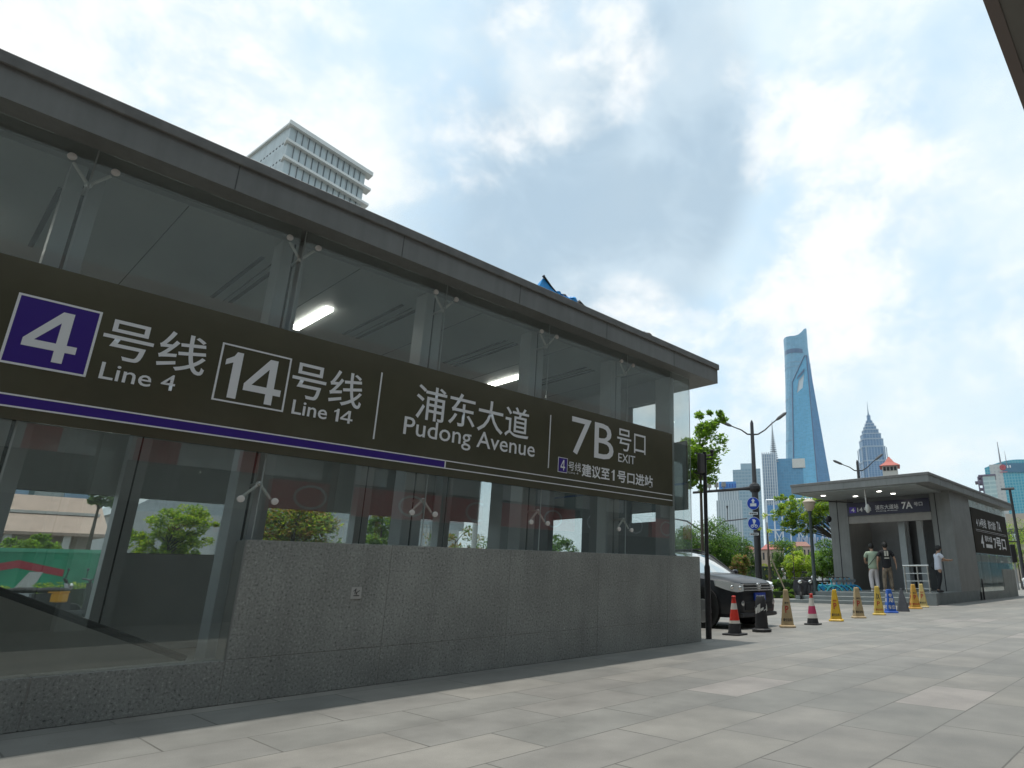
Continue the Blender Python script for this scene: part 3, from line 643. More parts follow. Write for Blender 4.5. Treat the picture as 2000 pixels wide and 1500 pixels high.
# crown: parapet that climbs to a horn on the right
tops = []
for p in prev:
    s_ = (p - c0).dot(sd_); k = max(0, min(1, (s_ + 27) / 60)); tops.append(617 + 26 * max(0, (k - .55) / .45) ** 1.6 - 3 * math.sin(k * math.pi))
for k in range(18):
    a, b_ = prev[k], prev[(k+1) % 18]
    mb.face([(*a, 585), (*b_, 585), (*b_, tops[(k+1) % 18]), (*a, tops[k])], uv=[(k*6, 585), (k*6+5, 585), (k*6+5, 620), (k*6, 620)])
mb.face([(*p, 586) for p in prev], uv=[(0, 0)] * 18)
mb.build('shaft', F_ST, t, smooth=25)
M_TD = mat('tower_dark', (.06, .13, .24), .3)
mb = MB()
pr = st_ring(570)
for k in range(18):
    a, b_ = pr[k], pr[(k+1) % 18]; mi = (a + b_) / 2 - c0
    if mi.dot(vd) < -9 and -23 < mi.dot(sd_) < 24:
        o_ = -vd * 1.2; mb.face([(*(a + o_), 566), (*(b_ + o_), 566), (*(b_ + o_), 578), (*(a + o_), 578)])
mb.build('dark_band', M_TD, t)
mb = MB()
for z in (540, 527, 440, 330, 215):
    mb = MB()
    pr = st_ring(z); pr2 = [c0 + (p - c0) * 1.012 for p in pr]; mb.ring_loft([[(*p, z) for p in pr2], [(*p, z + 2.2) for p in pr2]]); mb.build('floor_band', mat('tower_rib', (.16, .30, .42), .4), t)
setdown(t, c0)
# trapezoid-opening tower
D = 1431
t = thing('skyscraper', 'blue glass skyscraper tapering to a chisel edge with a four sided opening near its top', 'skyscraper')
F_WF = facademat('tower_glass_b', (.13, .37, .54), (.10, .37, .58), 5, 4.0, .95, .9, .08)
c0 = atd(1586, 900, D).to_2d(); vd = c0.normalized(); sd_ = Vector((vd.y, -vd.x))
def W(s, d, z): p = c0 + sd_ * s + vd * d; return (p.x, p.y, z)
px = D / 1285 * 1.04
# faces: broad left-front face, narrow right face; the crest is a sloping chisel edge
A0 = (-52, 20); B0 = (10, -28); C0_ = (54, 12); D0 = (-6, 56)
TL = (-24, 4, 395); TR = (5, -6, 490); TRb = (9, 2, 490); TLb = (-20, 14, 395)
mb = MB()
zo0, zo1 = 420 - 26, 455
def on_front(s, z):  # point on the front-left face between its edges at height z
    k = z / 490; a = Vector((lerp(A0[0], TR[0] - 34, k), lerp(A0[1], TR[1] + 14, k))); b_ = Vector((lerp(B0[0], TR[0], k), lerp(B0[1], TR[1], k)))
    return (*a.lerp(b_, s), z)
def off(p, dd): return (p[0], p[1] + dd, p[2])
def fq(s0, s1, z0, z1, s0t=None, s1t=None):
    s0t = s0 if s0t is None else s0t; s1t = s1 if s1t is None else s1t
    P = [on_front(s0, z0), on_front(s1, z0), on_front(s1t, z1), on_front(s0t, z1)]
    mb.face([W(*p) for p in P], uv=[(p[0], p[2]) for p in P])
# front face with an opening cut in it, closed behind by a pale panel
fq(0, 1, 0, 404)
def fpoly(P): mb.face([W(*on_front(*p)) for p in P], uv=[(p[0] * 60, p[1]) for p in P])
fpoly([(0, 404), (.26, 404), (.40, 434), (0, 432)]); fpoly([(.26, 404), (1, 404), (1, 414), (.62, 414)]); fpoly([(.62, 414), (1, 414), (1, 446), (.76, 446)])
fpoly([(0, 432), (.40, 434), (.76, 446), (1, 446), (1, 490), (.86, 490)])
mb.build('front_face', F_WF, t)
mb = MB()
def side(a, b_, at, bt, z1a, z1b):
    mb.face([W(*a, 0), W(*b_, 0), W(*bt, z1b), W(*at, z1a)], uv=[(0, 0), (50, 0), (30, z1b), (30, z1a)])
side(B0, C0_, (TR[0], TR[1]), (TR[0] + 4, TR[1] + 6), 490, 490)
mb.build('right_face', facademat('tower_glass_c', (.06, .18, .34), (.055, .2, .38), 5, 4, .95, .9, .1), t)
mb = MB(); side(C0_, D0, (TR[0] + 4, TR[1] + 6), (TR[0] - 8, TR[1] + 14), 490, 372); side(D0, A0, (TR[0] - 8, TR[1] + 14), (A0[0] * .3 - 20, 12), 372, 372)
mb.build('back_face', F_WF, t)
mb = MB()
for s0, s1 in ((.18, .80),):
    P = [off(on_front(.30, 436), -1.5), off(on_front(.78, 452), -1.5), off(on_front(.80, 459), -1.5), off(on_front(.36, 444), -1.5)]; mb.face([W(*p) for p in P])
mb.build('dark_band', M_TD, t)
mb = MB(); P = [off(on_front(.22, 402), 2), off(on_front(.66, 412), 2), off(on_front(.80, 449), 2), off(on_front(.36, 437), 2)]; mb.face([W(*p) for p in P]); mb.build('opening_glare_panel', mat('painted_glare', (.55, .6, .63), .5), t)  # added pale panel: bright reflection in the opening put into its colour
mb = MB(); mb.tube([W(*off(on_front(1, 0), -1)), W(*off(on_front(1, 490), -1)), W(*off(on_front(.86, 490), -1)), W(*off(on_front(0, 432), -1)), W(*off(on_front(0, 372), -1)), W(*off(on_front(0, 250), -1))], 1.5, 4); mb.build('edge_rib', M_TD, t)
setdown(t, c0)
# pagoda-like tower
D = 1627
t = thing('skyscraper', 'pagoda shaped blue grey skyscraper stepping in to a needle spire', 'skyscraper')
F_JM = facademat('tower_glass_d', (.22, .33, .46), (.11, .22, .38), 7, 5, .7, .85, .25)
c0 = atd(1700, 850, D).to_2d(); vd = c0.normalized(); sd_ = Vector((vd.y, -vd.x))
a45 = R(14)
ux = sd_ * math.cos(a45) + vd * math.sin(a45); uy = -sd_ * math.sin(a45) + vd * math.cos(a45)
def octo(r, ch=.3):
    q = []
    for sx, sy in ((1, -1), (1, 1), (-1, 1), (-1, -1)):
        p = [(sx * r, sy * r * (1 - ch)), (sx * r * (1 - ch), sy * r)]
        if sx * sy > 0: p = p
        else: p = p[::-1]
        q += p
    return [c0 + ux * p[0] + uy * p[1] for p in ([(r, -r*(1-ch)), (r, r*(1-ch)), (r*(1-ch), r), (-r*(1-ch), r), (-r, r*(1-ch)), (-r, -r*(1-ch)), (-r*(1-ch), -r), (r*(1-ch), -r)])]
mb = MB(); steps = [(0, 60, 31), (60, 120, 30), (120, 175, 29.3), (175, 225, 28.6), (225, 268, 28), (268, 303, 27.2), (303, 322, 25), (322, 336, 21.5), (336, 347, 17.5), (347, 356, 13.5), (356, 364, 10), (364, 371, 7), (371, 385, 4)]
for z0, z1, r_ in steps: fprism(mb, octo(r_), z0, z1)
mb.build('shaft', F_JM, t)
mb = MB()
for z0, z1, r_ in steps[1:-2]:
    q = octo(r_ * 1.03); mb.ring_loft([[(*p, z1 - 2.5) for p in q], [(*p, z1) for p in q]])
for p in octo(29.5): mb.tube([(*p, 0), (*p, 300)], 1.3, 4)
mb.build('ledge', mat('tower_steel', (.38, .46, .54), .4), t)
mb = MB(); mb.lathe((*c0, 0), [(3.2, 383), (1.6, 392), (.9, 402), (.3, 421)], 8); mb.build('spire', mat('tower_spire', (.22, .3, .4), .4), t)
setdown(t, c0)
# antenna building with blue slab
D = 800
t = thing('office_tower', 'white and blue office tower with a ringed lattice mast on its roof', 'office tower')
zt = ztop(1505, 886, D); zz = ztop(1545, 893, D)
mb = MB(); fprism(mb, plan(1493, 1521, 1000, D, 40), 0, zt); mb.build('white_shaft', facademat('fac_white', (.50, .58, .66), (.2, .33, .48), 3.2, 3.8, .7, .55, .3), t)
mb = MB(); fprism(mb, plan(1521, 1574, 1000, D + 8, 45), 0, zz); mb.build('glass_block', facademat('fac_blue', (.10, .27, .42), (.085, .27, .44), 3, 3.6, .92, .9, .08), t)
mb = MB(); fprism(mb, plan(1547, 1572, 900, D + 6, 4), ztop(1560, 912, D), ztop(1560, 894, D)); mb.build('roof_sign_panel', mat('pale_sign', (.62, .60, .55), .6), t)
mb = MB(); b0 = atd(1511, 886, D + 10); zz2 = [ztop(1511, y, D) for y in (900, 888, 860, 835, 818)]
mb.tube([(b0.x, b0.y, zz2[0]), (b0.x, b0.y, zz2[-1])], [2.2, .35], 6)
for k in range(16):
    z = lerp(zz2[0], zz2[-1] - 14, k / 15.); rr = lerp(6.2, 1.2, k / 15.)
    mb.lathe((b0.x, b0.y, z), [(rr, 0), (rr, .7)], 8)
mb.build('lattice_mast', mat('mast_grey', (.40, .43, .46), .5), t)
mb = MB(); pl_ = plan(1494, 1521, 1000, D - 1.2, 1)
for k in range(7):
    p = pl_[0].lerp(pl_[1], k / 6.); mb.box((p.x - .5, p.y - .5, 0), (p.x + .5, p.y + .5, zt + 1.5))
mb.build('vertical_fin', mat('fin_white', (.6, .64, .68), .5), t)
setdown(t, b0)
# low white lattice framed building
D = 420
t = thing('exhibition_hall', 'long low blue glass building behind a white lattice frame', 'building')
z1 = ztop(1570, 976, D); pl_ = plan(1501, 1700, 1040, D, 60)
mb = MB(); fprism(mb, pl_, 0, z1 - 3); mb.build('glass_block', facademat('fac_blue2', (.12, .28, .5), (.10, .27, .50), 2.6, 3.2, .9, .85, .1), t)
fr = MB(); pf = plan(1499, 1702, 1040, D - 3, 1); n = 13; nz = 5
ns = [pf[0].lerp(pf[1], k / n) for k in range(n + 1)]
for p in ns: fr.tube([(*p, 0), (*p, z1)], .55, 4)
for k in range(nz + 1):
    z = z1 * (k + 0.0) / nz
    if k: fr.tube([(*ns[0], z), (*ns[-1], z)], .5, 4)
for k in range(n):
    if k % 3 == 1: fr.tube([(*ns[k], z1 * .4), (*ns[k + 1], z1 * .6)], .35, 4); fr.tube([(*ns[k], z1 * .6), (*ns[k + 1], z1 * .4)], .35, 4)
fr.build('lattice_frame', mat('frame_white', (.62, .66, .7), .5), t)
mb = MB()
for k in range(9):
    p = ns[4].lerp(ns[8], k / 8.); mb.box((p.x - .5, p.y - 2.2, z1 * .05), (p.x + .5, p.y - 1.6, z1 * .5))
mb.build('entrance_column', mat('col_lilac', (.34, .38, .5), .5), t)
setdown(t, pl_[0])
# left grey pair
D = 700
t = thing('office_tower', 'grey blue flat topped tower behind the lamp post', 'office tower')
mb = MB(); pl_ = plan(1434, 1489, 1000, D, 50); mb_z = ztop(1460, 912, D)
fprism(mb, pl_, 0, mb_z, z1s=[mb_z - 3, mb_z - 2, mb_z + 6, mb_z + 4]); mb.build('shaft', facademat('fac_grey', (.30, .40, .46), (.22, .33, .41), 3.4, 3.6, .75, .6, .3), t)
mb = MB(); q = plan(1450, 1476, 1000, D + 12, 20); fprism(mb, q, mb_z - 4, mb_z + 6); mb.build('roof_block', mat('plant_room', (.30, .38, .43), .6), t)
setdown(t, pl_[0])
D = 560
t = thing('office_tower', 'pale ribbed tower topped by a blue rooftop sign band', 'office tower')
mb = MB(); pl_ = plan(1401, 1452, 1040, D, 40); z1 = ztop(1420, 957, D)
fprism(mb, pl_, 0, z1 - 9); fprism(mb, plan(1404, 1446, 1040, D + 2, 36), z1 - 9, z1); mb.build('shaft', facademat('fac_pale', (.50, .53, .54), (.30, .35, .38), 2.2, 3.4, .45, .97, .4), t)
mb = MB(); fprism(mb, plan(1407, 1441, 1040, D + 1, 4), z1, z1 + 7.5); mb.build('rooftop_sign', mat('blue_sign', (.08, .27, .6), .5), t)
mb = MB(); q = plan(1410, 1438, 1040, D - .4, .4)
for k in range(6): p = q[0].lerp(q[1], k / 5.); p2 = q[0].lerp(q[1], (k + .6) / 5.); mb.face([(*p, z1 + 2), (*p2, z1 + 2), (*p2, z1 + 5.5), (*p, z1 + 5.5)])
mb.build('sign_lettering', mat('blue_sign_text', (.03, .12, .4), .5), t)
setdown(t, pl_[0])
# blue-white block seen through the last glass bay, red pagoda roof
D = 300
t = thing('pavilion_tower', 'building whose red hipped roof and dark arched windows rise above the 7A roof', 'building')
pl_ = plan(1722, 1752, 905, D, 9); z0 = ztop(1735, 908, D); z1 = ztop(1735, 889, D)
mb = MB(); fprism(mb, pl_, 0, z0 - .3); mb.build('wall', mat('cream_wall', (.5, .48, .44), .7), t)
cen = (pl_[0] + pl_[2]) / 2
mb = MB(); ro = [cen + (p - cen) * 1.35 for p in pl_]; mi = [cen + (p - cen) * .62 for p in pl_]; tp = [cen + (p - cen) * .06 for p in pl_]
mb.ring_loft([[(*p, z0 - .4) for p in ro], [(*p, z0 + (z1 - z0) * .34) for p in mi], [(*p, z1) for p in tp]]); mb.build('roof', mat('red_tiles', (.42, .11, .085), .7, 0, .15, 2), t)
mb = MB(); pw = plan(1723, 1751, 905, D - .3, .3)
for k in range(4): a = pw[0].lerp(pw[1], (k + .15) / 4); b_ = pw[0].lerp(pw[1], (k + .85) / 4); mb.face([(*a, z0 - 2.6), (*b_, z0 - 2.6), (*b_, z0 - .9), (*a, z0 - .9)])
mb.build('window', M_DARK, t); setdown(t, cen)
# right cluster
D = 900
t = thing('office_tower', 'teal glass tower with a curved rising top at the right edge', 'office tower')
pl_ = plan(1936, 2060, 1000, D, 70); mb = MB()
n = 12; fr_ = [pl_[0].lerp(pl_[1], k / n) for k in range(n + 1)]; bk = [pl_[3].lerp(pl_[2], k / n) for k in range(n + 1)]
hz = [ztop(1936 + 124 * k / n, 1, D) for k in range(n + 1)]
ytp = [913 - 17 * math.sin(min(1, k / 7) * math.pi / 2) + max(0, k - 8) * 1.5 for k in range(n + 1)]
zt = [ztop(1936 + 124 * k / n, ytp[k], D) for k in range(n + 1)]
pts = fr_ + bk[::-1]; fprism(mb, pts, 0, 0, z1s=zt + zt[::-1]); mb.build('shaft', facademat('fac_teal', (.16, .42, .48), (.06, .33, .44), 3.2, 3.6, .75, .8, .12), t)
mb = MB(); a = fr_[3]; b_ = fr_[12]; vd = a.normalized() * 1.5
mb.face([(*(a - vd), ztop(1970, 922, D)), (*(b_ - vd), ztop(2050, 922, D)), (*(b_ - vd), ztop(2050, 904, D)), (*(a - vd), ztop(1967, 904, D))]); mb.build('crown_band', mat('teal_dark', (.05, .17, .27), .3), t)
o_ = MB()
for k in range(5): p = fr_[3].lerp(fr_[6], k / 6.) - vd * 1.6; p2 = p + (fr_[6] - fr_[3]) / 12; o_.face([(*p, ztop(1975, 914, D)), (*p2, ztop(1975, 914, D)), (*p2, ztop(1975, 909, D)), (*p, ztop(1975, 909, D))])
o_.build('crown_lettering', M_WHITE, t)
setdown(t, pl_[0])
D = 640
t = thing('office_tower', 'slim pale tower with a round red emblem near its top and a mast', 'office tower')
pl_ = plan(1946, 1971, 1000, D, 20); z1 = ztop(1958, 906, D); mb = MB(); fprism(mb, pl_, 0, z1); mb.build('shaft', facademat('fac_pale2', (.52, .52, .50), (.44, .45, .45), 3, 3.3, .5, .5, .5), t)
mb = MB(); q = plan(1952, 1966, 915, D - .6, .5); c_p = (q[0] + q[1]) / 2; uu = (q[1] - q[0]).normalized(); zc = ztop(1960, 913, D); rr = 2.6
mb.face([(*(c_p + uu * rr * math.cos(a_)), zc + rr * math.sin(a_)) for a_ in [2 * math.pi * k / 20 for k in range(20)]])
mb.build('emblem', mat('emblem_red', (.5, .06, .07), .5), t)
mb = MB(); c2 = c_p - c_p.normalized() * .3
mb.ring_loft([[(*(c2 + uu * r_ * math.cos(a_)), zc + r_ * math.sin(a_)) for a_ in [2 * math.pi * k / 20 for k in range(20)]] for r_ in (1.7, 1.35)], cap=False)
mb.face([(*(c2 - uu * 3), zc - 4.6), (*(c2 + uu * 3), zc - 4.6), (*(c2 + uu * 3), zc - 3.6), (*(c2 - uu * 3), zc - 3.6)])
mb.build('emblem_ring', mat('emblem_mauve', (.45, .2, .24), .5), t)
mb = MB(); m_ = atd(1954.5, 906, D + 4); m2 = atd(1966, 906, D + 4); mb.tube([(m_.x, m_.y, z1), (m_.x, m_.y, ztop(1951.5, 861, D))], [.8, .25], 6); mb.tube([(m2.x, m2.y, z1 - 1), (m2.x, m2.y, ztop(1967, 879, D))], [.45, .1], 6); mb.build('mast', mat('mast_dark', (.22, .22, .25), .5), t)
setdown(t, pl_[0])
D = 560
t = thing('apartment_tower', 'pale glass block with open zigzag balconies on its left side', 'apartment building')
pl_ = plan(1928, 1954, 1000, D, 26); z1 = ztop(1940, 929, D); mb = MB(); fprism(mb, pl_, 0, z1); mb.build('shaft', facademat('fac_pale3', (.50, .60, .58), (.36, .48, .48), 5, 3.3, .9, .6, .3), t)
mb = MB(); q = plan(1920, 1928, 1000, D, 14)
for k in range(20):
    z = z1 - 1 - k * 4.4
    if z < 3: break
    mb.ring_loft([[(*p, z) for p in q], [(*p, z + .9) for p in q]])
for p in q: mb.tube([(*p, 0), (*p, z1)], .5, 4)
q = plan(1913, 1928, 1000, D, 16); mb.ring_loft([[(*p, ztop(1920, 941, D)) for p in q], [(*p, ztop(1920, 939, D)) for p in q]])
q = plan(1921, 1956, 1000, D - 1, 30); mb.ring_loft([[(*p, z1) for p in q], [(*p, z1 + 1.2) for p in q]])
mb.build('balcony', mat('balcony_mauve', (.17, .14, .2), .6), t); setdown(t, pl_[0])
D = 150
t = thing('annex_building', 'low cream building with a dark recessed storey at the right edge', 'building')
pl_ = plan(1964, 2060, 1010, D, 20); z1 = ztop(1985, 1003, D); mb = MB(); fprism(mb, pl_, 0, z1); mb.build('wall', mat('cream_wall2', (.52, .44, .36), .7, 0, .08, .5), t)
mb = MB(); q = plan(1968, 2060, 1040, D - .4, .5); fprism(mb, q, ztop(1985, 1061, D), ztop(1985, 1033, D)); mb.build('dark_storey', mat('dark_storey', (.07, .075, .08), .4), t)
mb = MB(); q = plan(1975, 1988, 1040, D - .8, .3); fprism(mb, q, ztop(1985, 1059, D), ztop(1985, 1043, D)); mb.build('window', mat('bright_window', (.6, .66, .68), .3), t)
setdown(t, pl_[0])
# residential tower behind the near roof
t = thing('apartment_tower', 'white apartment tower with slanted roof line and projecting floor slabs behind the near roof', 'apartment building')
P0 = Vector((-83.32, 23.63)); P1 = Vector((-86.1, 36.3)); P2 = Vector((-105.5, 22.0)); P3 = P2 + (P1 - P0)
ft = [P0, P1, P3, P2]; M_SLAB = mat('slab_white', (.62, .63, .61), .6, 0, .05, .5)
mb = MB(); inn = [P0 + Vector((-.5, .35)), P1 + Vector((-.5, -.5)), P3 + Vector((.5, -.5)), P2 + Vector((.5, .35))]
mb.mi = 0
fprism(mb, [tuple(p) for p in inn], 0, 60); mb.build('wall', facademat('fac_apart', (.50, .53, .53), (.40, .45, .46), .9, 2.75, .9, .9, .35), t)
ed_ = (P1 - P0).normalized(); bk_ = Vector((-1.5, .2))
for k in range(22):
    z = 60 - 2.62 * k
    if z < 3: break
    mb = MB(); q = [P0 + Vector((.16, -.05)), P1 + Vector((.16, .35)), P1 + bk_ + Vector((0, .25)), P0 + bk_]
    mb.ring_loft([[(*p, z - .36) for p in q], [(*p, z + (.25 if k == 0 else 0)) for p in q]]); mb.build('floor_slab', M_SLAB, t)
for k in range(1, 13):
    p = inn[0].lerp(inn[1], k / 13.)
    mb = MB(); mb.box((p.x - .0, p.y - .045, 0), (p.x + .12, p.y + .045, 59.6)); mb.build('mullion', mat('mullion_grey', (.13, .15, .16), .5), t)
mb = MB(); q = [P0, P2, P3]; mb.ring_loft([[(*(P0 + Vector((-.1, .1))), z) , (*(P2), z), (*(P3), z), (*(P1 + Vector((-.6, 0))), z)] for z in (59.9, 60.2)]); mb.build('roof', M_SLAB, t)
mb = MB(); e = (P2 - P0).normalized()
for k in range(1, 24, 1):
    p = P0 + e * k * .9 + Vector((0, -.0))
    for j in (1, 2, 3, 4): mb.box((p.x - .28, p.y - .02, 60 - 2.62 * j - .6), (p.x + .1, p.y + .06, 60 - 2.62 * j - .42))
mb.build('vent_slot', mat('slot_grey', (.15, .17, .18), .6), t)
setdown(t, P0)

# ---------------- low buildings and hoarding across the road ----------------
M_CREAM = mat('rendered_wall', (.52, .42, .34), .8, 0, .1, .8); M_TILE = mat('roof_tile_red', (.33, .10, .085), .75, 0, .15, 1.5)
M_WIN = mat('window_dark', (.05, .055, .06), .2); M_WHT = mat('white_trim', (.6, .58, .55), .6)
def house(label, x0, x1, D, y_ridge, y_eave, depth=9, wall=None, roof=None, nwin=5, storeys=2):
    t = thing('town_house', label, 'house'); pl_ = plan(x0, x1, 1100, D, depth); ze = ztop((x0 + x1) / 2, y_eave, D); zr = ztop((x0 + x1) / 2, y_ridge, D)
    mb = MB(); fprism(mb, pl_, 0, ze); mb.build('wall', wall or M_CREAM, t)
    cen = sum(pl_, Vector((0, 0))) / 4; ov = [cen + (p - cen) * 1.06 for p in pl_]
    rd = (pl_[1] - pl_[0]) * .5 * .6; mid = cen
    mb = MB(); a, b_ = mid - rd, mid + rd
    mb.face([(*ov[0], ze), (*ov[1], ze), (*b_, zr), (*a, zr)]); mb.face([(*ov[1], ze), (*ov[2], ze), (*b_, zr)]); mb.face([(*ov[2], ze), (*ov[3], ze), (*a, zr), (*b_, zr)]); mb.face([(*ov[3], ze), (*ov[0], ze), (*a, zr)]); mb.face([(*p, ze - .05) for p in ov])
    mb.build('roof', roof or M_TILE, t)
    md = (pl_[0] + pl_[1]).normalized() * .06; e = (pl_[1] - pl_[0])
    for s in range(storeys):
        zb = ze * (s + .35) / storeys
        for k in range(nwin):
            a = pl_[0] + e * (k + .3) / nwin - md; b_ = pl_[0] + e * (k + .68) / nwin - md; h = ze / storeys * .45
            f = MB(); f.ring_loft([[(*a, zb), (*b_, zb), (*b_, zb + h), (*a, zb + h)], [(*(a + md * 3), zb), (*(b_ + md * 3), zb), (*(b_ + md * 3), zb + h), (*(a + md * 3), zb + h)]]); f.build('window', M_WIN, t)
    setdown(t, pl_[0]); return t
house('pink gabled house left of the lamp post pole', 1455, 1476, 120, 1064, 1074, wall=mat('pink_render', (.55, .42, .37), .8), nwin=2)
house('peach house with a dark red roof right of the lamp post', 1488, 1532, 128, 1061, 1073, nwin=5)
house('beige house with brown roof between the two garden trees', 1546, 1585, 135, 1056, 1067, roof=mat('roof_brown', (.25, .12, .09), .8), nwin=5)
house('cream house partly hidden by the tree beside the 7A entrance', 1628, 1690, 130, 1060, 1070, nwin=5)
# porch house seen through the first opening
t = thing('porch_house', 'low pink roofed house with a white columned porch seen through the left window', 'house')
M_PINK = mat('roof_pink', (.42, .31, .25), .8, 0, .1, 1.2)
mb = MB(); mb.box((-72, -4, 0), (-62, 10.2, 4.0)); mb.build('wall', mat('porch_wall', (.40, .36, .32), .8, 0, .1, 1), t)
mb = MB(); mb.prism([(-60.3, 3.75), (-60.3, 3.95), (-66.5, 6.9), (-73.5, 3.95), (-73.5, 3.75)], 'y', -5, 11.0); mb.build('roof', M_PINK, t)
mb = MB(); mb.box((-63.4, -4.6, 5.35), (-63.1, 10.7, 5.55)); mb.build('roof_step', M_WHT, t)
for k in range(5): mb = MB(); mb.box((-60.9, -3.4 + k * 3.0, 0), (-60.5, -3.0 + k * 3.0, 3.75)); mb.build('column', M_WHT, t)
for k in range(4): mb = MB(); mb.box((-61.99, -2.0 + k * 3.0, .2), (-61.9, -.9 + k * 3.0, 2.6)); mb.build('doorway', M_WIN, t)
setdown(t, (-66, 6))
t = thing('apartment_block', 'pale apartment block with blue panels above the pink roof', 'apartment building')
mb = MB(); mb.box((-110, -3, 0), (-98, 15.6, 16)); mb.build('wall', mat('apt_wall', (.5, .52, .5), .7), t)
mb = MB()
for k in range(4): mb.box((-98, -2.6 + k * 5.2, 2), (-97.5, -.4 + k * 5.2, 15.6))
mb.build('blue_panel', mat('apt_blue', (.3, .42, .55), .6), t)
for k in range(4):
    for z in (3.2, 6.4, 9.6, 12.6): f = MB(); f.box((-98, .7 + k * 4.2, z), (-97.8, 2.1 + k * 4.2, z + 1.8)); f.build('window', mat('apt_win', (.1, .17, .17), .3), t)
setdown(t, (-104, 6))
t = thing('curved_roof_hall', 'white building with stepped grey roof planes behind the bright green tree', 'building')
mb = MB(); mb.box((-90, 13.2, 0), (-66, 44, 6.2)); mb.build('wall', mat('hall_wall', (.56, .56, .55), .7, 0, .06, .5), t)
mb = MB(); mb.prism([(12.8, 6.2), (45, 6.2), (45, 9.5), (26, 13), (15.5, 8.2)], 'x', -88, -66.6); mb.build('roof', mat('hall_roof', (.40, .43, .44), .6), t)
mb = MB()
for k in range(9): mb.box((-66, 19.5 + k * 2.6, .5), (-65.9, 21.4 + k * 2.6, 5.8))
mb.build('panel_line', mat('hall_panel', (.44, .46, .47), .5), t); setdown(t, (-78, 40))
# hoarding
t = thing('site_hoarding', 'green and red patterned hoarding along the far side of the road', 'hoarding')
mb = MB(); mb.box((-40.15, -12, .0), (-40, 7.4, 2.25)); mb.build('panel', mat('hoarding_green', (.035, .30, .16), .6, 0, .3, .6), t)
mb = MB(); y = -12
while y < 5:
    mb.prism([(y, 1.35), (y + 1.6, 1.75), (y + 3.2, 1.35), (y + 3.2, 1.05), (y + 1.6, 1.42), (y, 1.05)], 'x', -40, -39.985); y += 3.7
mb.build('red_ribbon', mat('hoarding_red', (.45, .05, .07), .6), t)
mb = MB(); y = -10.5
while y < 5: mb.prism([(y, .2), (y + .7, .2), (y + 1.0, 1.25), (y + .55, 1.25)], 'x', -40, -39.98); y += 3.7
mb.build('white_motif', M_WHT, t)
mb = MB(); mb.box((-40.16, -12, 2.1), (-39.975, 7.4, 2.26)); mb.build('top_rail', mat('rail_green', (.12, .45, .28), .6), t)
setdown(t, (-40.08, 3))
t = thing('boundary_wall', 'long brown boundary wall across the road behind the parked car', 'wall')
mb = MB(); mb.box((-42.5, 24, 0), (-42.2, 220, 1.9)); mb.build('wall', mat('brown_wall', (.30, .20, .15), .8, 0, .15, .7), t)
mb = MB(); mb.box((-42.6, 24, 1.9), (-42.1, 220, 2.05)); mb.build('coping', mat('coping', (.42, .36, .3), .8), t)
mb = MB()
for k in range(60): mb.box((-42.2, 25 + k * 3.2, 0), (-42.05, 25.4 + k * 3.2, 1.9))
mb.build('buttress', mat('buttress', (.4, .3, .24), .8), t); setdown(t, (-42.3, 120))
t = thing('white_railing', 'white metal railing on a low wall seen through the middle windows', 'railing')
mb = MB(); mb.box((-28.6, 10.6, 0), (-28.2, 17.5, 2.5)); mb.build('low_wall', M_WHT, t)
mb = MB(); y = 10.7
while y < 17.4: mb.box((-28.42, y, 2.5), (-28.38, y + .03, 3.4)); y += .2
mb.box((-28.44, 10.6, 3.4), (-28.36, 17.5, 3.46)); mb.build('bars', M_WHT, t); setdown(t, (-28.4, 14))

# ---------------- vegetation ----------------
def leafmat(name, col):
    if name in MATS: return MATS[name]
    m = bpy.data.materials.new(name); m.use_nodes = True; MATS[name] = m; t = m.node_tree; t.nodes.clear()
    o = t.nodes.new('ShaderNodeOutputMaterial'); d = t.nodes.new('ShaderNodeBsdfPrincipled'); d.inputs['Roughness'].default_value = .5
    tr = t.nodes.new('ShaderNodeBsdfTranslucent'); mx = t.nodes.new('ShaderNodeMixShader'); mx.inputs[0].default_value = .45
    g = t.nodes.new('ShaderNodeNewGeometry'); r = t.nodes.new('ShaderNodeMapRange'); r.inputs[3].default_value = .6; r.inputs[4].default_value = 1.45
    t.links.new(g.outputs['Random Per Island'], r.inputs[0])
    c = t.nodes.new('ShaderNodeMixRGB'); c.blend_type = 'MULTIPLY'; c.inputs[0].default_value = 1; c.inputs[1].default_value = (*col, 1); t.links.new(r.outputs[0], c.inputs[2])
    t.links.new(c.outputs[0], d.inputs['Base Color'])
    c2 = t.nodes.new('ShaderNodeMixRGB'); c2.blend_type = 'MULTIPLY'; c2.inputs[0].default_value = 1; c2.inputs[2].default_value = (1.6, 1.7, .7, 1); t.links.new(c.outputs[0], c2.inputs[1]); t.links.new(c2.outputs[0], tr.inputs[0])
    t.links.new(d.outputs[0], mx.inputs[1]); t.links.new(tr.outputs[0], mx.inputs[2]); t.links.new(mx.outputs[0], o.inputs[0]); return m
L_MID = leafmat('leaf_mid', (.12, .21, .035)); L_LIGHT = leafmat('leaf_light', (.19, .30, .035)); L_DARK = leafmat('leaf_dark', (.055, .12, .028))
L_YEL = leafmat('leaf_yellow', (.38, .44, .05)); L_ORA = leafmat('leaf_orange', (.30, .19, .05)); L_RED = leafmat('leaf_pinkish', (.30, .17, .10))
M_BARK = mat('bark', (.10, .08, .06), .9, 0, .25, 8, .4, 30)
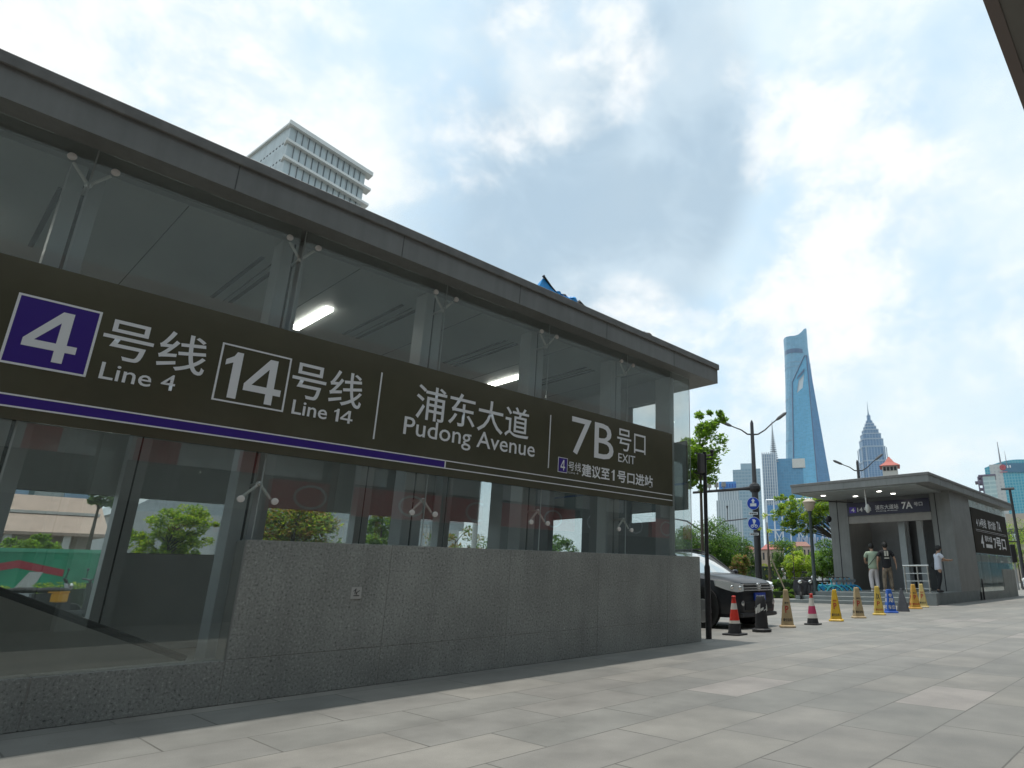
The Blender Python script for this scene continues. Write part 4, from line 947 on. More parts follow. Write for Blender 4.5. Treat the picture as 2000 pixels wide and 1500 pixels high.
def leaves(rng, cents, n, sz, spread, aspect=.45, droop=0.):
    """many small folded leaves spread round the twig ends"""
    v = []; f = []
    for _ in range(n):
        c, rr = cents[rng.randrange(len(cents))]
        while True:
            p = Vector((rng.uniform(-1, 1), rng.uniform(-1, 1), rng.uniform(-1, 1)))
            if p.length < 1: break
        p = c + Vector((p.x * rr * spread, p.y * rr * spread, p.z * rr * spread * .75))
        a = Vector((rng.gauss(0, 1), rng.gauss(0, 1), rng.gauss(-droop, .6))).normalized(); b_ = a.cross(Vector((rng.gauss(0, .5), rng.gauss(0, .5), 1))).normalized()
        s = sz * rng.uniform(.6, 1.3); k = len(v); nn = a.cross(b_) * s * .12
        v += [(p - a * s * .5)[:], (p + b_ * s * aspect * .5 + nn)[:], (p + a * s * .5)[:], (p - b_ * s * aspect * .5 + nn)[:]]
        f += [(k, k + 1, k + 2), (k, k + 2, k + 3)]
    return v, f
def tree(label, x, y, h, blobs, n, leaf, mats, trunk_r=.09, seed=1, cat='tree', name='street_tree', group=None, fork=.35, ncl=26, spread=1., bare=False, lean=0.):
    rng = random.Random(seed); t = thing(name, label, cat, (x, y, 0), 0, group)
    tr = MB(); zf = h * fork
    tr.tube([(0, 0, 0), (lean * .3, .02, zf * .5), (lean * .7, 0, zf), (lean, 0, h * .8)], [trunk_r * 1.2, trunk_r, trunk_r * .8, trunk_r * .25], 7)
    cents = []
    for (cx, cy, cz, rx, ry, rz, w_) in blobs:
        for _ in range(max(2, int(ncl * w_))):
            while True:
                p = Vector((rng.uniform(-1, 1), rng.uniform(-1, 1), rng.uniform(-1, 1)))
                if .25 < p.length < 1: break
            q = Vector((cx + p.x * rx, cy + p.y * ry, cz + p.z * rz)); cents.append((q, min(rx, ry, rz) * rng.uniform(.22, .5)))
            if rng.random() < .32:
                s = Vector((lean * .8, 0, min(h * .75, max(zf, q.z - (q.to_2d().length) * .8)))); md = s.lerp(q, .5) + Vector((0, 0, .1))
                tr.tube([s, md, q], [trunk_r * .38, trunk_r * .22, trunk_r * .08], 4)
    tr.build('trunk', M_BARK, t, smooth=50)
    if not bare or n:
        vv = []; ff = []; mi = []
        for i, m in enumerate(mats):
            v, f = leaves(rng, cents, n // len(mats), leaf, spread)
            k = len(vv); vv += v; ff += [tuple(a + k for a in q) for q in f]; mi += [i] * len(f)
        me = bpy.data.meshes.new('crown'); me.from_pydata(vv, [], ff)
        for m in mats: me.materials.append(m)
        me.polygons.foreach_set('material_index', mi); me.update(); o = bpy.data.objects.new('crown', me); C.objects.link(o); o.parent = t
    return t
def P2(x, y, D): p = atd(x, y, D); return p.x, p.y
def pxm(D): return D / 1300.
# tree behind the glass end, tall and thin
D = 20; x, y = P2(1372, 1100, D)
tree('tall thin young tree with broad loose leaves behind the black speaker pole', x, y, 6.6,
     [(.1, 0, 5.0, .85, .8, .75, 1.3), (.4, .1, 5.8, .5, .45, .45, .5), (-.45, 0, 4.7, .8, .7, .65, 1), (.15, 0, 4.0, .6, .6, .45, .6)], 5200, .15, [L_LIGHT, L_MID], .055, 3, fork=.55, ncl=18)
# bushy mass behind the car
for i, (px_, D, h, r_, lab) in enumerate(((1335, 46, 4.4, 1.9, 'dark green bushy tree seen through the glass end of the near entrance'), (1385, 44, 4.9, 2.0, 'dense green tree behind the speaker pole above the car roof'), (1428, 47, 4.2, 1.7, 'dense green tree above the windscreen of the parked car'))):
    x, y = P2(px_, 1110, D)
    tree(lab, x, y, h, [(0, 0, h * .62, r_, r_, h * .36, 1.6), (.5, .3, h * .4, r_ * .8, r_, h * .3, .8)], 13000, .16, [L_DARK, L_MID, L_DARK], .1, 10 + i, group='roadside trees behind the car', ncl=46)
for i, (px_, D, h, r_, mats_, lab) in enumerate((
    (1446, 40, 2.5, .55, [L_RED, L_MID], 'small pinkish leaved sapling left of the lamp post'),
    (1538, 52, 4.0, 1.3, [L_MID, L_DARK], 'loose green tree left of the garden lamp'),
    (1560, 47, 2.9, 1.0, [L_LIGHT, L_YEL], 'pale yellow green bushy tree behind the riders'),
    (1628, 44, 3.5, 1.35, [L_DARK, L_MID], 'low dark green tree left of the 7A entrance pier'),
    (1605, 50, 3.1, 1.1, [L_MID, L_LIGHT], 'light green bushy tree just right of the garden lamp'),
    (1990, 70, 6.6, 2.6, [L_YEL, L_MID, L_LIGHT], 'yellow green roadside tree at the right edge'),
    (1935, 75, 5.0, 2.0, [L_MID, L_LIGHT], 'green roadside tree showing just beyond the end of the 7A entrance'))):
    x, y = P2(px_, 1110, D)
    tree(lab, x, y, h, [(0, 0, h * .66, r_, r_, h * .3, 1.3), (-.2 * r_, 0, h * .45, r_ * .7, r_ * .7, h * .2, .7)], 5600, .15, mats_, .06, 30 + i, ncl=34)
# spreading tree beside 7A
D = 37; x, y = P2(1640, 1130, D)
t = tree('spreading bright green tree beside the 7A entrance, its crown reaching behind the round garden lamp', x, y, 6.0,
     [(-1.5, 0, 4.7, 1.5, 1.1, .75, 1.5), (-2.5, .1, 4.3, .9, .9, .6, .8), (-.5, 0, 4.6, 1.0, .9, .9, 1.0), (-1.9, 0, 3.7, 1.2, .8, .5, .9), (-.2, 0, 5.0, .7, .6, .6, .5), (-2.7, 0, 5.1, .6, .6, .4, .5)], 13000, .13, [L_LIGHT, L_MID, L_YEL], .06, 51, fork=.5, ncl=34)
t.rotation_euler = (0, 0, YAW)
# nearly bare forked tree
D = 30; x, y = P2(1503, 1120, D)
t = tree('almost bare forked young tree held by a slanting stake', x, y, 4.3, [(-.1, 0, 3.3, .5, .4, .8, .5)], 130, .12, [L_YEL], .07, 61, fork=.42, ncl=14)
q = MB(); q.tube([(.95, 0, .0), (.05, 0, 2.0)], .03, 5); q.build('stake', mat('stake_wood', (.3, .24, .17), .8), t)
D = 33; x, y = P2(1551, 1120, D)
tree('small twiggy tree in front of the white railing riders', x, y, 2.6, [(0, 0, 2.1, .5, .4, .4, .6)], 90, .1, [L_YEL], .04, 62, fork=.5, ncl=14)
# trees seen through the near entrance
x = -27.5; y = onX(335, 1040, -27.5).y
tree('bright yellow green street tree seen through the second window', x, y, 3.6, [(0, .1, 2.9, 1.0, 1.15, .6, 1.2), (0, -.5, 2.2, .8, .8, .55, .7), (0, .4, 2.2, .8, .8, .5, .6)], 9000, .13, [L_YEL, L_LIGHT], .06, 71, fork=.4, ncl=34)
y = onX(575, 1040, -26).y
tree('orange and green leaved tree seen through the third window', -26, y, 4.3, [(0, 0, 2.9, 1.3, 1.5, 1.2, 1.6)], 7000, .18, [L_ORA, L_YEL, L_MID], .1, 72, ncl=40)
y = onX(745, 1040, -26).y
tree('fresh green tree seen through the fifth window', -26, y, 4.0, [(0, .2, 2.7, 1.0, .9, 1.1, 1.2)], 4800, .17, [L_LIGHT, L_MID], .1, 73, ncl=30)
y = onX(890, 1050, -24).y
tree('thin yellowish shrub seen through the narrow window', -24, y, 3.2, [(0, 0, 2.3, .9, 1.3, .8, .8)], 900, .14, [L_ORA, L_MID], .06, 74, ncl=22)
for i, (px_, X_) in enumerate(((1000, -25), (1065, -23.5))):
    y = onX(px_, 1050, X_).y
    tree(('dark green tree seen through the sixth window', 'green shrub seen through the last window of the near entrance')[i], X_, y, 3.6, [(0, 0, 2.3, 1.3, 1.4, 1.1, 1)], 3600, .17, [L_MID, L_DARK], .09, 75 + i, ncl=28)
y = onX(30, 1070, -45).y
tree('leafy shrub before the porch of the pink roofed house', -45, y, 3.4, [(0, 0, 2.4, 1.6, 2.0, 1.0, 1)], 3500, .2, [L_LIGHT, L_MID], .1, 77, ncl=26)
y = onX(200, 960, -52).y
tree('tall dark tree top beside the pink roofed house', -52, y, 8.2, [(0, 0, 6.6, 1.2, 1.0, 1.9, 1)], 2600, .26, [L_DARK, L_MID], .14, 78, ncl=26)
# hedges
def hedge(label, a, b_, wd, ht, mats, n, seed, leaf=.09, group=None):
    rng = random.Random(seed); t = thing('hedge', label, 'hedge', ((a[0] + b_[0]) / 2, (a[1] + b_[1]) / 2, 0), 0, group)
    A, Bv = Vector(a), Vector(b_); e = (Bv - A); l = e.length; e /= l; nr = Vector((-e.y, e.x)); c = Vector(t.location[:2])
    k = MB(); q = [A + nr * wd * .42 - c, Bv + nr * wd * .42 - c, Bv - nr * wd * .42 - c, A - nr * wd * .42 - c]
    k.ring_loft([[(*p, 0.0) for p in q], [(*p, ht * .9) for p in q]]); k.build('stem_mass', mat('hedge_core', (.02, .035, .012), .9), t)
    cents = []
    for _ in range(int(l * 14)):
        s = rng.uniform(0, l); w_ = rng.choice((-1, 1, rng.uniform(-1, 1))); z = rng.uniform(.1, 1) if abs(w_) == 1 else 1
        p = A + e * s + nr * w_ * wd * .45 - c; cents.append((Vector((p.x, p.y, z * ht * (.96 + .05 * math.sin(s * 2.1)))), .13))
    vv = []; ff = []; mi = []
    for i, m in enumerate(mats):
        v, f = leaves(rng, cents, n // len(mats), leaf, 1.1); kk = len(vv); vv += v; ff += [tuple(x_ + kk for x_ in q_) for q_ in f]; mi += [i] * len(f)
    me = bpy.data.meshes.new('foliage'); me.from_pydata(vv, [], ff); [me.materials.append(m) for m in mats]; me.polygons.foreach_set('material_index', mi); me.update()
    o = bpy.data.objects.new('foliage', me); C.objects.link(o); o.parent = t
hedge('clipped yellow green hedge in front of the green and red hoarding', (-24.5, -6), (-24.5, 13), .9, .82, [L_YEL, L_LIGHT, L_MID], 15000, 81)
hedge('dark clipped hedge behind the parked scooters and bicycles', P2(1508, 1150, 38), P2(1690, 1150, 37), 1.2, .8, [L_DARK, L_MID], 9000, 82)
hedge('low grassy green hedge strip in front of the dark hedge', P2(1505, 1150, 34.5), P2(1600, 1150, 34.5), .7, .35, [L_LIGHT, L_MID], 4000, 83)
hedge('yellowing hedge below the pink house across the road', (-41, 58), (-41, 84), 1.2, 2.4, [L_YEL, L_ORA, L_LIGHT], 7000, 84, .16)

# ---------------- traffic cones and no-parking markers ----------------
M_YEL = mat('cone_yellow', (.62, .38, .02), .45, 0, .12, 6); M_BEI = mat('cone_faded', (.42, .31, .17), .6, 0, .15, 6); M_OY = mat('cone_amber', (.55, .30, .05), .5, 0, .2, 7)
M_CR = mat('cone_red', (.62, .035, .02), .45, 0, .08, 5); M_CW = mat('cone_white', (.62, .58, .52), .5, 0, .1, 5); M_CK = mat('cone_black', (.022, .022, .024), .6); M_PK = mat('cone_pink', (.50, .05, .13), .5); M_TXR = mat('print_red', (.38, .03, .02), .6); M_TXK = mat('print_black', (.03, .03, .03), .6)
def round_cone(label, x, y, h, bands, base=.19, seed=0):
    t = thing('traffic_cone', label, 'traffic cone', (x, y, 0), 0, 'markers set out in a row between the two entrances')
    b = MB(); n = 4
    b.prism([(base * math.copysign(abs(math.cos(a_)) ** .35, math.cos(a_)), base * math.copysign(abs(math.sin(a_)) ** .35, math.sin(a_))) for a_ in [2 * math.pi * k / 24 for k in range(24)]], 'z', .001, .03)
    b.build('base', M_CK, t, bevel=.004)
    z = .03
    for i, (frac, m) in enumerate(bands):
        z1 = z + (h - .03) * frac; r0 = lerp(.135, .032, (z - .03) / (h - .03)); r1 = lerp(.135, .032, (z1 - .03) / (h - .03))
        q = MB(); q.lathe((0, 0, 0), [(r0, z), (r1, z1)], 24); q.build('cone_band', m, t, smooth=True); z = z1
    q = MB(); q.lathe((0, 0, 0), [(.04, h - .01), (.042, h + .005), (.03, h + .02)], 16); q.build('tip', bands[-1][1], t, smooth=True)
    return t
round_cone('red and cream banded traffic cone with a black foot, nearest the granite wall', -7.11, 11.09, .70, [(.27, M_CK), (.08, M_CW), (.30, M_CR), (.17, M_CW), (.18, M_CR)], .20)
round_cone('faded pink and white banded traffic cone with a dark foot', -7.14, 14.51, .67, [(.18, M_CK), (.15, M_CW), (.27, M_PK), (.28, M_CW), (.12, M_CR)], .17)
# black bollard with a torn white wrap
t = thing('rubber_bollard', 'squat black bollard wrapped in a torn white band in front of the car number plate', 'bollard', (-7.06, 12.03, 0), 0)
q = MB(); q.lathe((0, 0, 0), [(.20, .001), (.205, .05), (.17, .07)], 8); q.build('base', M_CK, t)
q = MB(); q.lathe((0, 0, 0), [(.135, .07), (.125, .25), (.118, .45), (.105, .62), (.075, .69), (.02, .705)], 20); q.build('post', M_CK, t, smooth=True)
q = MB(); rg = random.Random(5)
for k in range(12):
    a0 = k * .52; z0 = .37 + rg.uniform(-.03, .05); z1 = .52 + rg.uniform(-.05, .04); r_ = .128
    if k % 4 == 3: z1 = z0 + .05
    q.face([(r_ * math.cos(a0), r_ * math.sin(a0), z0), (r_ * math.cos(a0 + .45), r_ * math.sin(a0 + .45), z0 + .03), (r_ * .97 * math.cos(a0 + .5), r_ * .97 * math.sin(a0 + .5), z1), (r_ * .97 * math.cos(a0 - .05), r_ * .97 * math.sin(a0 - .05), z1 - .04)])
q.build('torn_wrap', mat('wrap_white', (.6, .6, .56), .6), t)
def sign_cone(label, x, y, h, m, rz, txt, w0=.15, w1=.055, base=True, ink=M_TXR, name='no_parking_marker', extra=None):
    t = thing(name, label, 'traffic cone', (x, y, 0), rz + next(_rz), 'markers set out in a row between the two entrances')
    b = MB()
    def sq(w, z, c=.22): return [(w * sx, w * sy, z) for sx, sy in ((1, -1 + c), (1, 1 - c), (1 - c, 1), (-1 + c, 1), (-1, 1 - c), (-1, -1 + c), (-1 + c, -1), (1 - c, -1))]
    if base:
        b.ring_loft([sq(w0 * 1.28, .001), sq(w0 * 1.28, .03), sq(w0 * 1.1, .05)]); b.build('base', m, t, bevel=.004); b = MB()
    z0 = .05 if base else .001
    b.ring_loft([sq(w0, z0), sq(w1, h - .02), sq(w1 * .8, h)]); body = b.build('body', m, t, bevel=.004)
    tilt = math.atan((w0 - w1) / (h - z0))
    for face in range(4):
        for (s, fz, sz, ink_) in txt:
            z = z0 + (h - z0) * fz; wd = lerp(w0, w1, fz); ww = wd * 1.25 * (sz[0]); hh = sz[1]
            o = text_mesh(s, (-ww / 2 * 1.1, ww / 2 * 1.1, -hh / 2, hh / 2), 0, 'lettering', ink_, body, bold=.02, axis='XZ')
            o.data.transform(Matrix.Rotation(face * math.pi / 2, 4, 'Z') @ Matrix.Translation((0, -(wd + .004), z)) @ Matrix.Rotation(-tilt, 4, 'X'))
    return t
TX = lambda a, b_, c: [('请勿', .62, (.8, .045), b_), ('P', .44, (.55, .15), a), ('请勿泊车', .15, (1.15, .07), c)]
az = R(28)
import itertools
_rz = itertools.cycle([R(4), R(-7), R(9), R(-3), R(12), R(-9), R(5), R(-12)])
sign_cone('faded beige no-parking marker, first in the row past the black bollard', -7.23, 13.44, .80, M_BEI, az, TX(M_TXR, M_TXK, M_TXK), .135, .05)
sign_cone('bright yellow no-parking marker with red print', -7.23, 16.01, .76, M_YEL, az, TX(M_TXR, M_TXR, M_TXK), .14, .05)
sign_cone('faded beige no-parking marker right of the bright yellow one', -7.27, 17.53, .79, M_BEI, az, TX(M_TXR, M_TXK, M_TXK), .135, .06)
sign_cone('yellow marker with a black slipping figure beside the blue marker', -7.36, 19.26, .80, mat('cone_yellow2', (.6, .42, .08), .5, 0, .15, 6), az, [('/X', .62, (.9, .16), M_TXK), ('P', .36, (.5, .12), M_TXR), ('请勿泊车', .14, (1.1, .06), M_TXR)], .14, .06)
sign_cone('deep blue marker with white lettering', -7.48, 20.53, .69, mat('cone_blue', (.02, .10, .42), .5, 0, .15, 6), az, [('专', .72, (.9, .12), M_CW), ('用', .5, (.9, .12), M_CW), ('车位', .2, (1.1, .12), M_CW)], .15, .07)
sign_cone('plain dark grey pyramid marker', -7.48, 21.65, .70, mat('cone_grey', (.06, .062, .07), .6, 0, .15, 5), az, [], .2, .035, base=False)
sign_cone('amber marker with worn orange print, second from the right end of the row', -7.72, 23.56, .81, M_OY, az, TX(M_TXR, M_TXK, M_TXR), .16, .06)
sign_cone('pale yellow marker at the right end of the row', -7.86, 24.89, .81, mat('cone_yellow3', (.55, .42, .16), .5, 0, .15, 6), az, TX(M_TXR, M_TXR, M_TXK), .15, .06)

# ---------------- poles and lamps ----------------
t = thing('speaker_pole', 'slim black pole with a loudspeaker box and a camera beside the granite wall end', 'pole', (-7.03, 10.09, 0))
q = MB(); q.lathe((0, 0, 0), [(.055, .001), (.055, 1.25), (.05, 1.27), (.038, 1.3), (.038, 3.42)], 12); q.build('post', M_BLK, t, smooth=True)
q = MB(); q.box((-.04, -.2, 3.0), (.04, -.04, 3.38)); q.M = Matrix.Identity(4); q.build('loudspeaker', mat('speaker_grey', (.09, .085, .085), .7), t, bevel=.015)
q = MB()
rt_ = RT
for z in (2.97, 3.36): q.tube([tuple(-rt_ * .2 + Vector((0, 0, z + .05))), (0, 0, z)], .014, 6)
q.tube([(0, 0, 3.34), tuple(rt_ * .17 + Vector((0, 0, 3.38)))], .02, 6); q.tube([(0, 0, 3.28), tuple(rt_ * .17 + Vector((0, 0, 3.3)))], .014, 6); q.build('bracket', M_BLK, t)
q = MB(); c = rt_ * .15 + Vector((0, 0, 3.44)); q.ell(c, (.04, .04, .045), 10, 7); q.tube([tuple(c - Vector((0, 0, .05))), tuple(c - Vector((0, 0, .1)))], .025, 6); q.build('camera_dome', M_BLK, t, smooth=True)
def double_lamp(label, x, y, D, signs=False):
    t = thing('street_lamp', label, 'street lamp', (x, y, 0), 0, 'black double armed street lamps')
    q = MB(); q.lathe((0, 0, 0), [(.24, .002), (.24, .35), (.17, .4), (.165, 5.2), (.12, 5.3), (.085, 8.6), (.03, 8.75)], 10); q.build('post', M_BLK, t, smooth=True)
    for s, dz, ln in ((-1, 0, 1.25), (1, .0, 1.5)):
        pts = [rt_ * (s * ln * a_) + Vector((0, 0, 8.05 + b_)) for a_, b_ in ((0, -.05), (.2, -.03), (.45, .2), (.7, .55 if s > 0 else .32), (.88, .75 if s > 0 else .42))]
        q = MB(); q.tube(pts, [.045, .04, .035, .03, .03], 7); ar = q.build('arm', M_BLK, t, smooth=True)
        e = pts[-1]; d_ = (pts[-1] - pts[-2]).normalized()
        q = MB(); q.tube([e - d_ * .05, e + d_ * .1, e + d_ * .5, e + d_ * .62], [.05, .085, .085, .03], 8); q.build('lamp_head', mat('lamp_grey', (.10, .10, .10), .5), ar, smooth=True)
    return t
x, y = P2(1482, 1120, 32)
lp = double_lamp('black double armed street lamp carrying two round blue signs and a camera arm', x, y, 32)
q = MB(); q.ell((0, 0, 5.28), (.3, .3, .28), 10, 7); q.build('joint_collar', M_BLK, lp)
q = MB(); q.tube([Vector((0, 0, 5.28)), -rt_ * .6 + Vector((0, 0, 5.24)), -rt_ * 3.1 + Vector((0, 0, 5.05))], [.13, .075, .06], 8); ar = q.build('camera_arm', M_BLK, lp, smooth=True)
for k in range(3):
    c = -rt_ * (1.55 + .36 * k) + Vector((0, 0, 5.42 - .02 * k))
    q = MB(); q.M = Matrix.Translation(c) @ Matrix.Rotation(YAW, 4, 'Z'); q.box((-.1, -.1, -.08), (.1, .1, .14)); q.box((-.03, -.03, -.3), (.03, .03, -.06)); q.build('traffic_camera', mat('camera_case', (.35, .33, .31), .5), ar)
M_BS = mat('blue_road_sign', (.01, .055, .42), .35); M_SW = mat('sign_face_white', (.68, .70, .72), .4)
fwd = Vector((-math.sin(YAW - R(8)), math.cos(YAW - R(8)), 0)) * -1; rr_ = Vector((-fwd.y, fwd.x, 0))
def disc(c, r_, m, name, par, dz=0.):
    q = MB(); q.ring_loft([[tuple(c + fwd * (.0 + dz) + rr_ * r_ * math.cos(a_) + Vector((0, 0, r_ * math.sin(a_)))) for a_ in [2 * math.pi * k / 28 for k in range(28)]], [tuple(c + fwd * (.02 + dz) + rr_ * r_ * math.cos(a_) + Vector((0, 0, r_ * math.sin(a_)))) for a_ in [2 * math.pi * k / 28 for k in range(28)]]]); return q.build(name, m, par)
def pquad(c, pts, m, name, par, dz):
    q = MB(); q.ring_loft([[tuple(c + fwd * (dz + e) + rr_ * a_ + Vector((0, 0, b_))) for a_, b_ in pts] for e in (0, .006)]); return q.build(name, m, par)
for i, (yy, rr0) in enumerate(((983, .29), (1022, .29))):
    zc = atd(1474, yy, 31.7).z; c = Vector((0, 0, zc)) + fwd * .2 - rt_ * .12
    s = disc(c, rr0 + .02, M_SW, 'round_sign', lp); disc(c, rr0, M_BS, 'sign_face', s, .022)
    if i == 0:
        pquad(c, [(-.05, .02), (.05, .02), (.05, .12), (.1, .12), (0, .25), (-.1, .12), (-.05, .12)], M_SW, 'arrow', s, .045)
        pquad(c, [(-.15, -.14), (.15, -.14), (.15, .0), (-.15, .0)], M_SW, 'vehicle_symbol', s, .045)
    else:
        pquad(c, [(-.03, -.02), (.03, -.02), (.1, .12), (.02, .2), (-.08, .2)], M_SW, 'walker_symbol', s, .045)
        for a_ in (-.09, .09):
            q = MB(); q.ring_loft([[tuple(c + fwd * .046 + rr_ * (a_ + r0 * math.cos(b_)) + Vector((0, 0, -.13 + r0 * math.sin(b_)))) for b_ in [2 * math.pi * k / 16 for k in range(16)]] for r0 in (.075, .045)], cap=False); q.build('bicycle_symbol', M_SW, s)
        pquad(c, [(-.1, -.12), (.0, .0), (.1, -.12), (.08, -.14), (0, -.05), (-.08, -.14)], M_SW, 'bicycle_symbol', s, .045)
    z2 = atd(1474, (1002.5, 1043)[i], 31.7).z - zc
    pb = pquad(c, [(-.24, z2 - .06), (.2, z2 - .06), (.2, z2 + .06), (-.24, z2 + .06)], M_SW, 'sign_strip', lp, .02)
    for k in range(4): pquad(c, [(-.19 + k * .09, z2 - .03), (-.125 + k * .09, z2 - .03), (-.125 + k * .09, z2 + .03), (-.19 + k * .09, z2 + .03)], M_TXK, 'strip_lettering', pb, .03)
x, y = P2(1695, 1120, 45.5); double_lamp('black double armed street lamp rising behind the 7A entrance roof', x, y, 45)
# far right lamp with flat head and traffic light
x, y = P2(1999, 1120, 62)
t = thing('street_lamp', 'tall black street lamp with a flat head at the right edge', 'street lamp', (x, y, 0))
q = MB(); q.lathe((0, 0, 0), [(.3, .002), (.28, .5), (.16, .7), (.1, 8.2)], 8); q.build('post', M_BLK, t, smooth=True)
q = MB(); q.tube([Vector((0, 0, 8.15)) - rt_ * .7, Vector((0, 0, 8.2)) + rt_ * .35], [.1, .13], 6); q.build('lamp_head', mat('lamp_grey', (.1, .1, .1), .5), t)
q = MB(); q.tube([Vector((0, 0, 3.8)), Vector((0, 0, 3.8)) - rt_ * 1.6], .06, 6); q.build('arm', M_BLK, t)
x, y = P2(1985, 1120, 60)
t = thing('traffic_light', 'black traffic light on a post beside the right edge lamp', 'traffic light', (x, y, 0))
q = MB(); q.lathe((0, 0, 0), [(.07, .002), (.06, 3.3)], 8); q.build('post', mat('post_grey', (.3, .3, .3), .5), t, smooth=True)
q = MB(); q.M = Matrix.Rotation(YAW, 4, 'Z'); q.box((-.25, -.2, 2.1), (.15, .2, 3.5)); q.build('signal_head', M_BLK, t, bevel=.03)
# signal mast far left
x, y = P2(1381, 1120, 62)
t = thing('signal_mast', 'dark forked signal mast with long curved arms behind the speaker pole', 'traffic mast', (x, y, 0))
q = MB(); q.lathe((0, 0, 0), [(.2, .002), (.16, 5.6)], 8); q.build('post', mat('mast_post', (.08, .08, .09), .5), t, smooth=True)
for s, ln in ((1, 4.0), (-1, 3.2)):
    q = MB(); q.tube([Vector((0, 0, 4.9)) , Vector((0, 0, 5.5)) + rt_ * s * .9, Vector((0, 0, 6.1)) + rt_ * s * 1.8, Vector((0, 0, 6.35)) + rt_ * s * ln], [.1, .09, .08, .06], 6); a_ = q.build('arm', mat('mast_post', (.08, .08, .09), .5), t, smooth=True)
    if s == 1: q = MB(); q.tube([Vector((0, 0, 6.2)) + rt_ * 2.1, Vector((0, 0, 7.2)) + rt_ * 2.1, Vector((0, 0, 7.55)) + rt_ * 2.1], [.03, .03, .1], 6); q.build('signal_box', M_BLK, a_)
# garden lamp
x, y = -13.22, 27.12; x, y = P2(1590, 1120, 29.5)
t = thing('garden_lamp', 'green garden lamp with a cream mushroom shade in front of the spreading tree', 'garden lamp', (x, y, 0))
q = MB(); q.lathe((0, 0, 0), [(.12, .002), (.12, .5), (.085, .6), (.07, 3.75), (.1, 3.85)], 10); q.build('post', mat('lamp_green', (.045, .06, .06), .5), t, smooth=True)
q = MB(); q.lathe((0, 0, 0), [(.1, 3.86), (.2, 3.98), (.27, 4.22), (.27, 4.24)], 18); q.build('lamp_glass', mat('lamp_shade', (.45, .37, .28), .5), t, smooth=True)
q = MB(); q.lathe((0, 0, 0), [(.3, 4.24), (.29, 4.28), (.15, 4.38), (.02, 4.41)], 18); q.build('lamp_cap', mat('lamp_cap', (.5, .43, .34), .5), t, smooth=True)
# bright slim post seen between the columns
p_ = onX(930, 1000, -17.5)
t = thing('white_post', 'slim white post seen through the glass beside the fourth column', 'post', (p_.x, p_.y, 0))
q = MB(); q.lathe((0, 0, 0), [(.08, .002), (.07, 4.4)], 10); q.build('shaft', mat('post_white', (.75, .75, .72), .4), t, smooth=True)
q = MB(); q.lathe((0, 0, 0), [(.09, 4.4), (.02, 4.5)], 10); q.build('finial', M_WHT, t, smooth=True)

# ---------------- things on the roof ----------------
rng = random.Random(9)
t = thing('blue_bag', 'crumpled bright blue bag with a black strap lying on the roof edge', 'bag', (-6.72, 5.9, 5.156))
def lump(c, r, seed, amp=.25, seg=14):
    q = MB(); q.ell((0, 0, 0), (1, 1, 1), seg, 10); v = []
    for p in q.v:
        p = Vector(p); k = 1 + amp * mnoise.noise(p * 1.7 + Vector((seed, 0, 0))) * 2; v.append((c[0] + p.x * r[0] * k, c[1] + p.y * r[1] * k, c[2] + p.z * r[2] * k))
    q.v = v; return q
M_BB = mat('bag_blue', (.0, .27, .68), .45, 0, .3, 9)
q = MB(); q.ring_loft([[(-.06, -.50, -.0), (.05, -.50, -.0), (.07, -.1, .0), (-.08, -.1, .0)], [(-.05, -.44, .05), (.04, -.44, .05), (.05, -.16, .05), (-.06, -.17, .05)], [(-.01, -.36, .19), (.01, -.36, .2), (.015, -.325, .18), (-.01, -.33, .18)]]); q.build('bag_flap', M_BB, t)
for i, (c, r_) in enumerate((((0, -.06, .03), (.08, .1, .045)), ((.02, .23, .03), (.08, .09, .055)), ((0, .08, .01), (.09, .14, .03)))): lump(c, r_, i * 3.1).build('bag_fold', M_BB, t, smooth=True)
q = MB(); q.tube([(.02, -.37, .23), (.02, -.34, .21), (.04, -.22, .1), (.05, -.12, .03)], [.025, .018, .014, .014], 6); q.tube([(.0, .0, .06), (.02, .08, .075), (.0, .16, .05), (.03, .19, .07)], .016, 5); q.tube([(0, .3, .0), (.02, .38, .06), (.0, .5, .035), (.02, .58, .03)], [.03, .035, .025, .005], 6); q.build('strap', M_CK, t)
t = thing('leaf_scrap', 'small dark scrap lying on the roof edge right of the blue bag', 'scrap', (-6.7, 7.87, 5.157))
q = lump((0, -.04, .01), (.04, .09, .02), 4, .4); q.build('scrap_body', mat('scrap_brown', (.09, .075, .06), .9), t); q = MB(); q.tube([(0, 0, .02), (.02, .12, .035), (0, .2, .05)], [.02, .02, .004], 5); q.build('scrap_tail', mat('scrap_brown', (.09, .075, .06), .9), t)
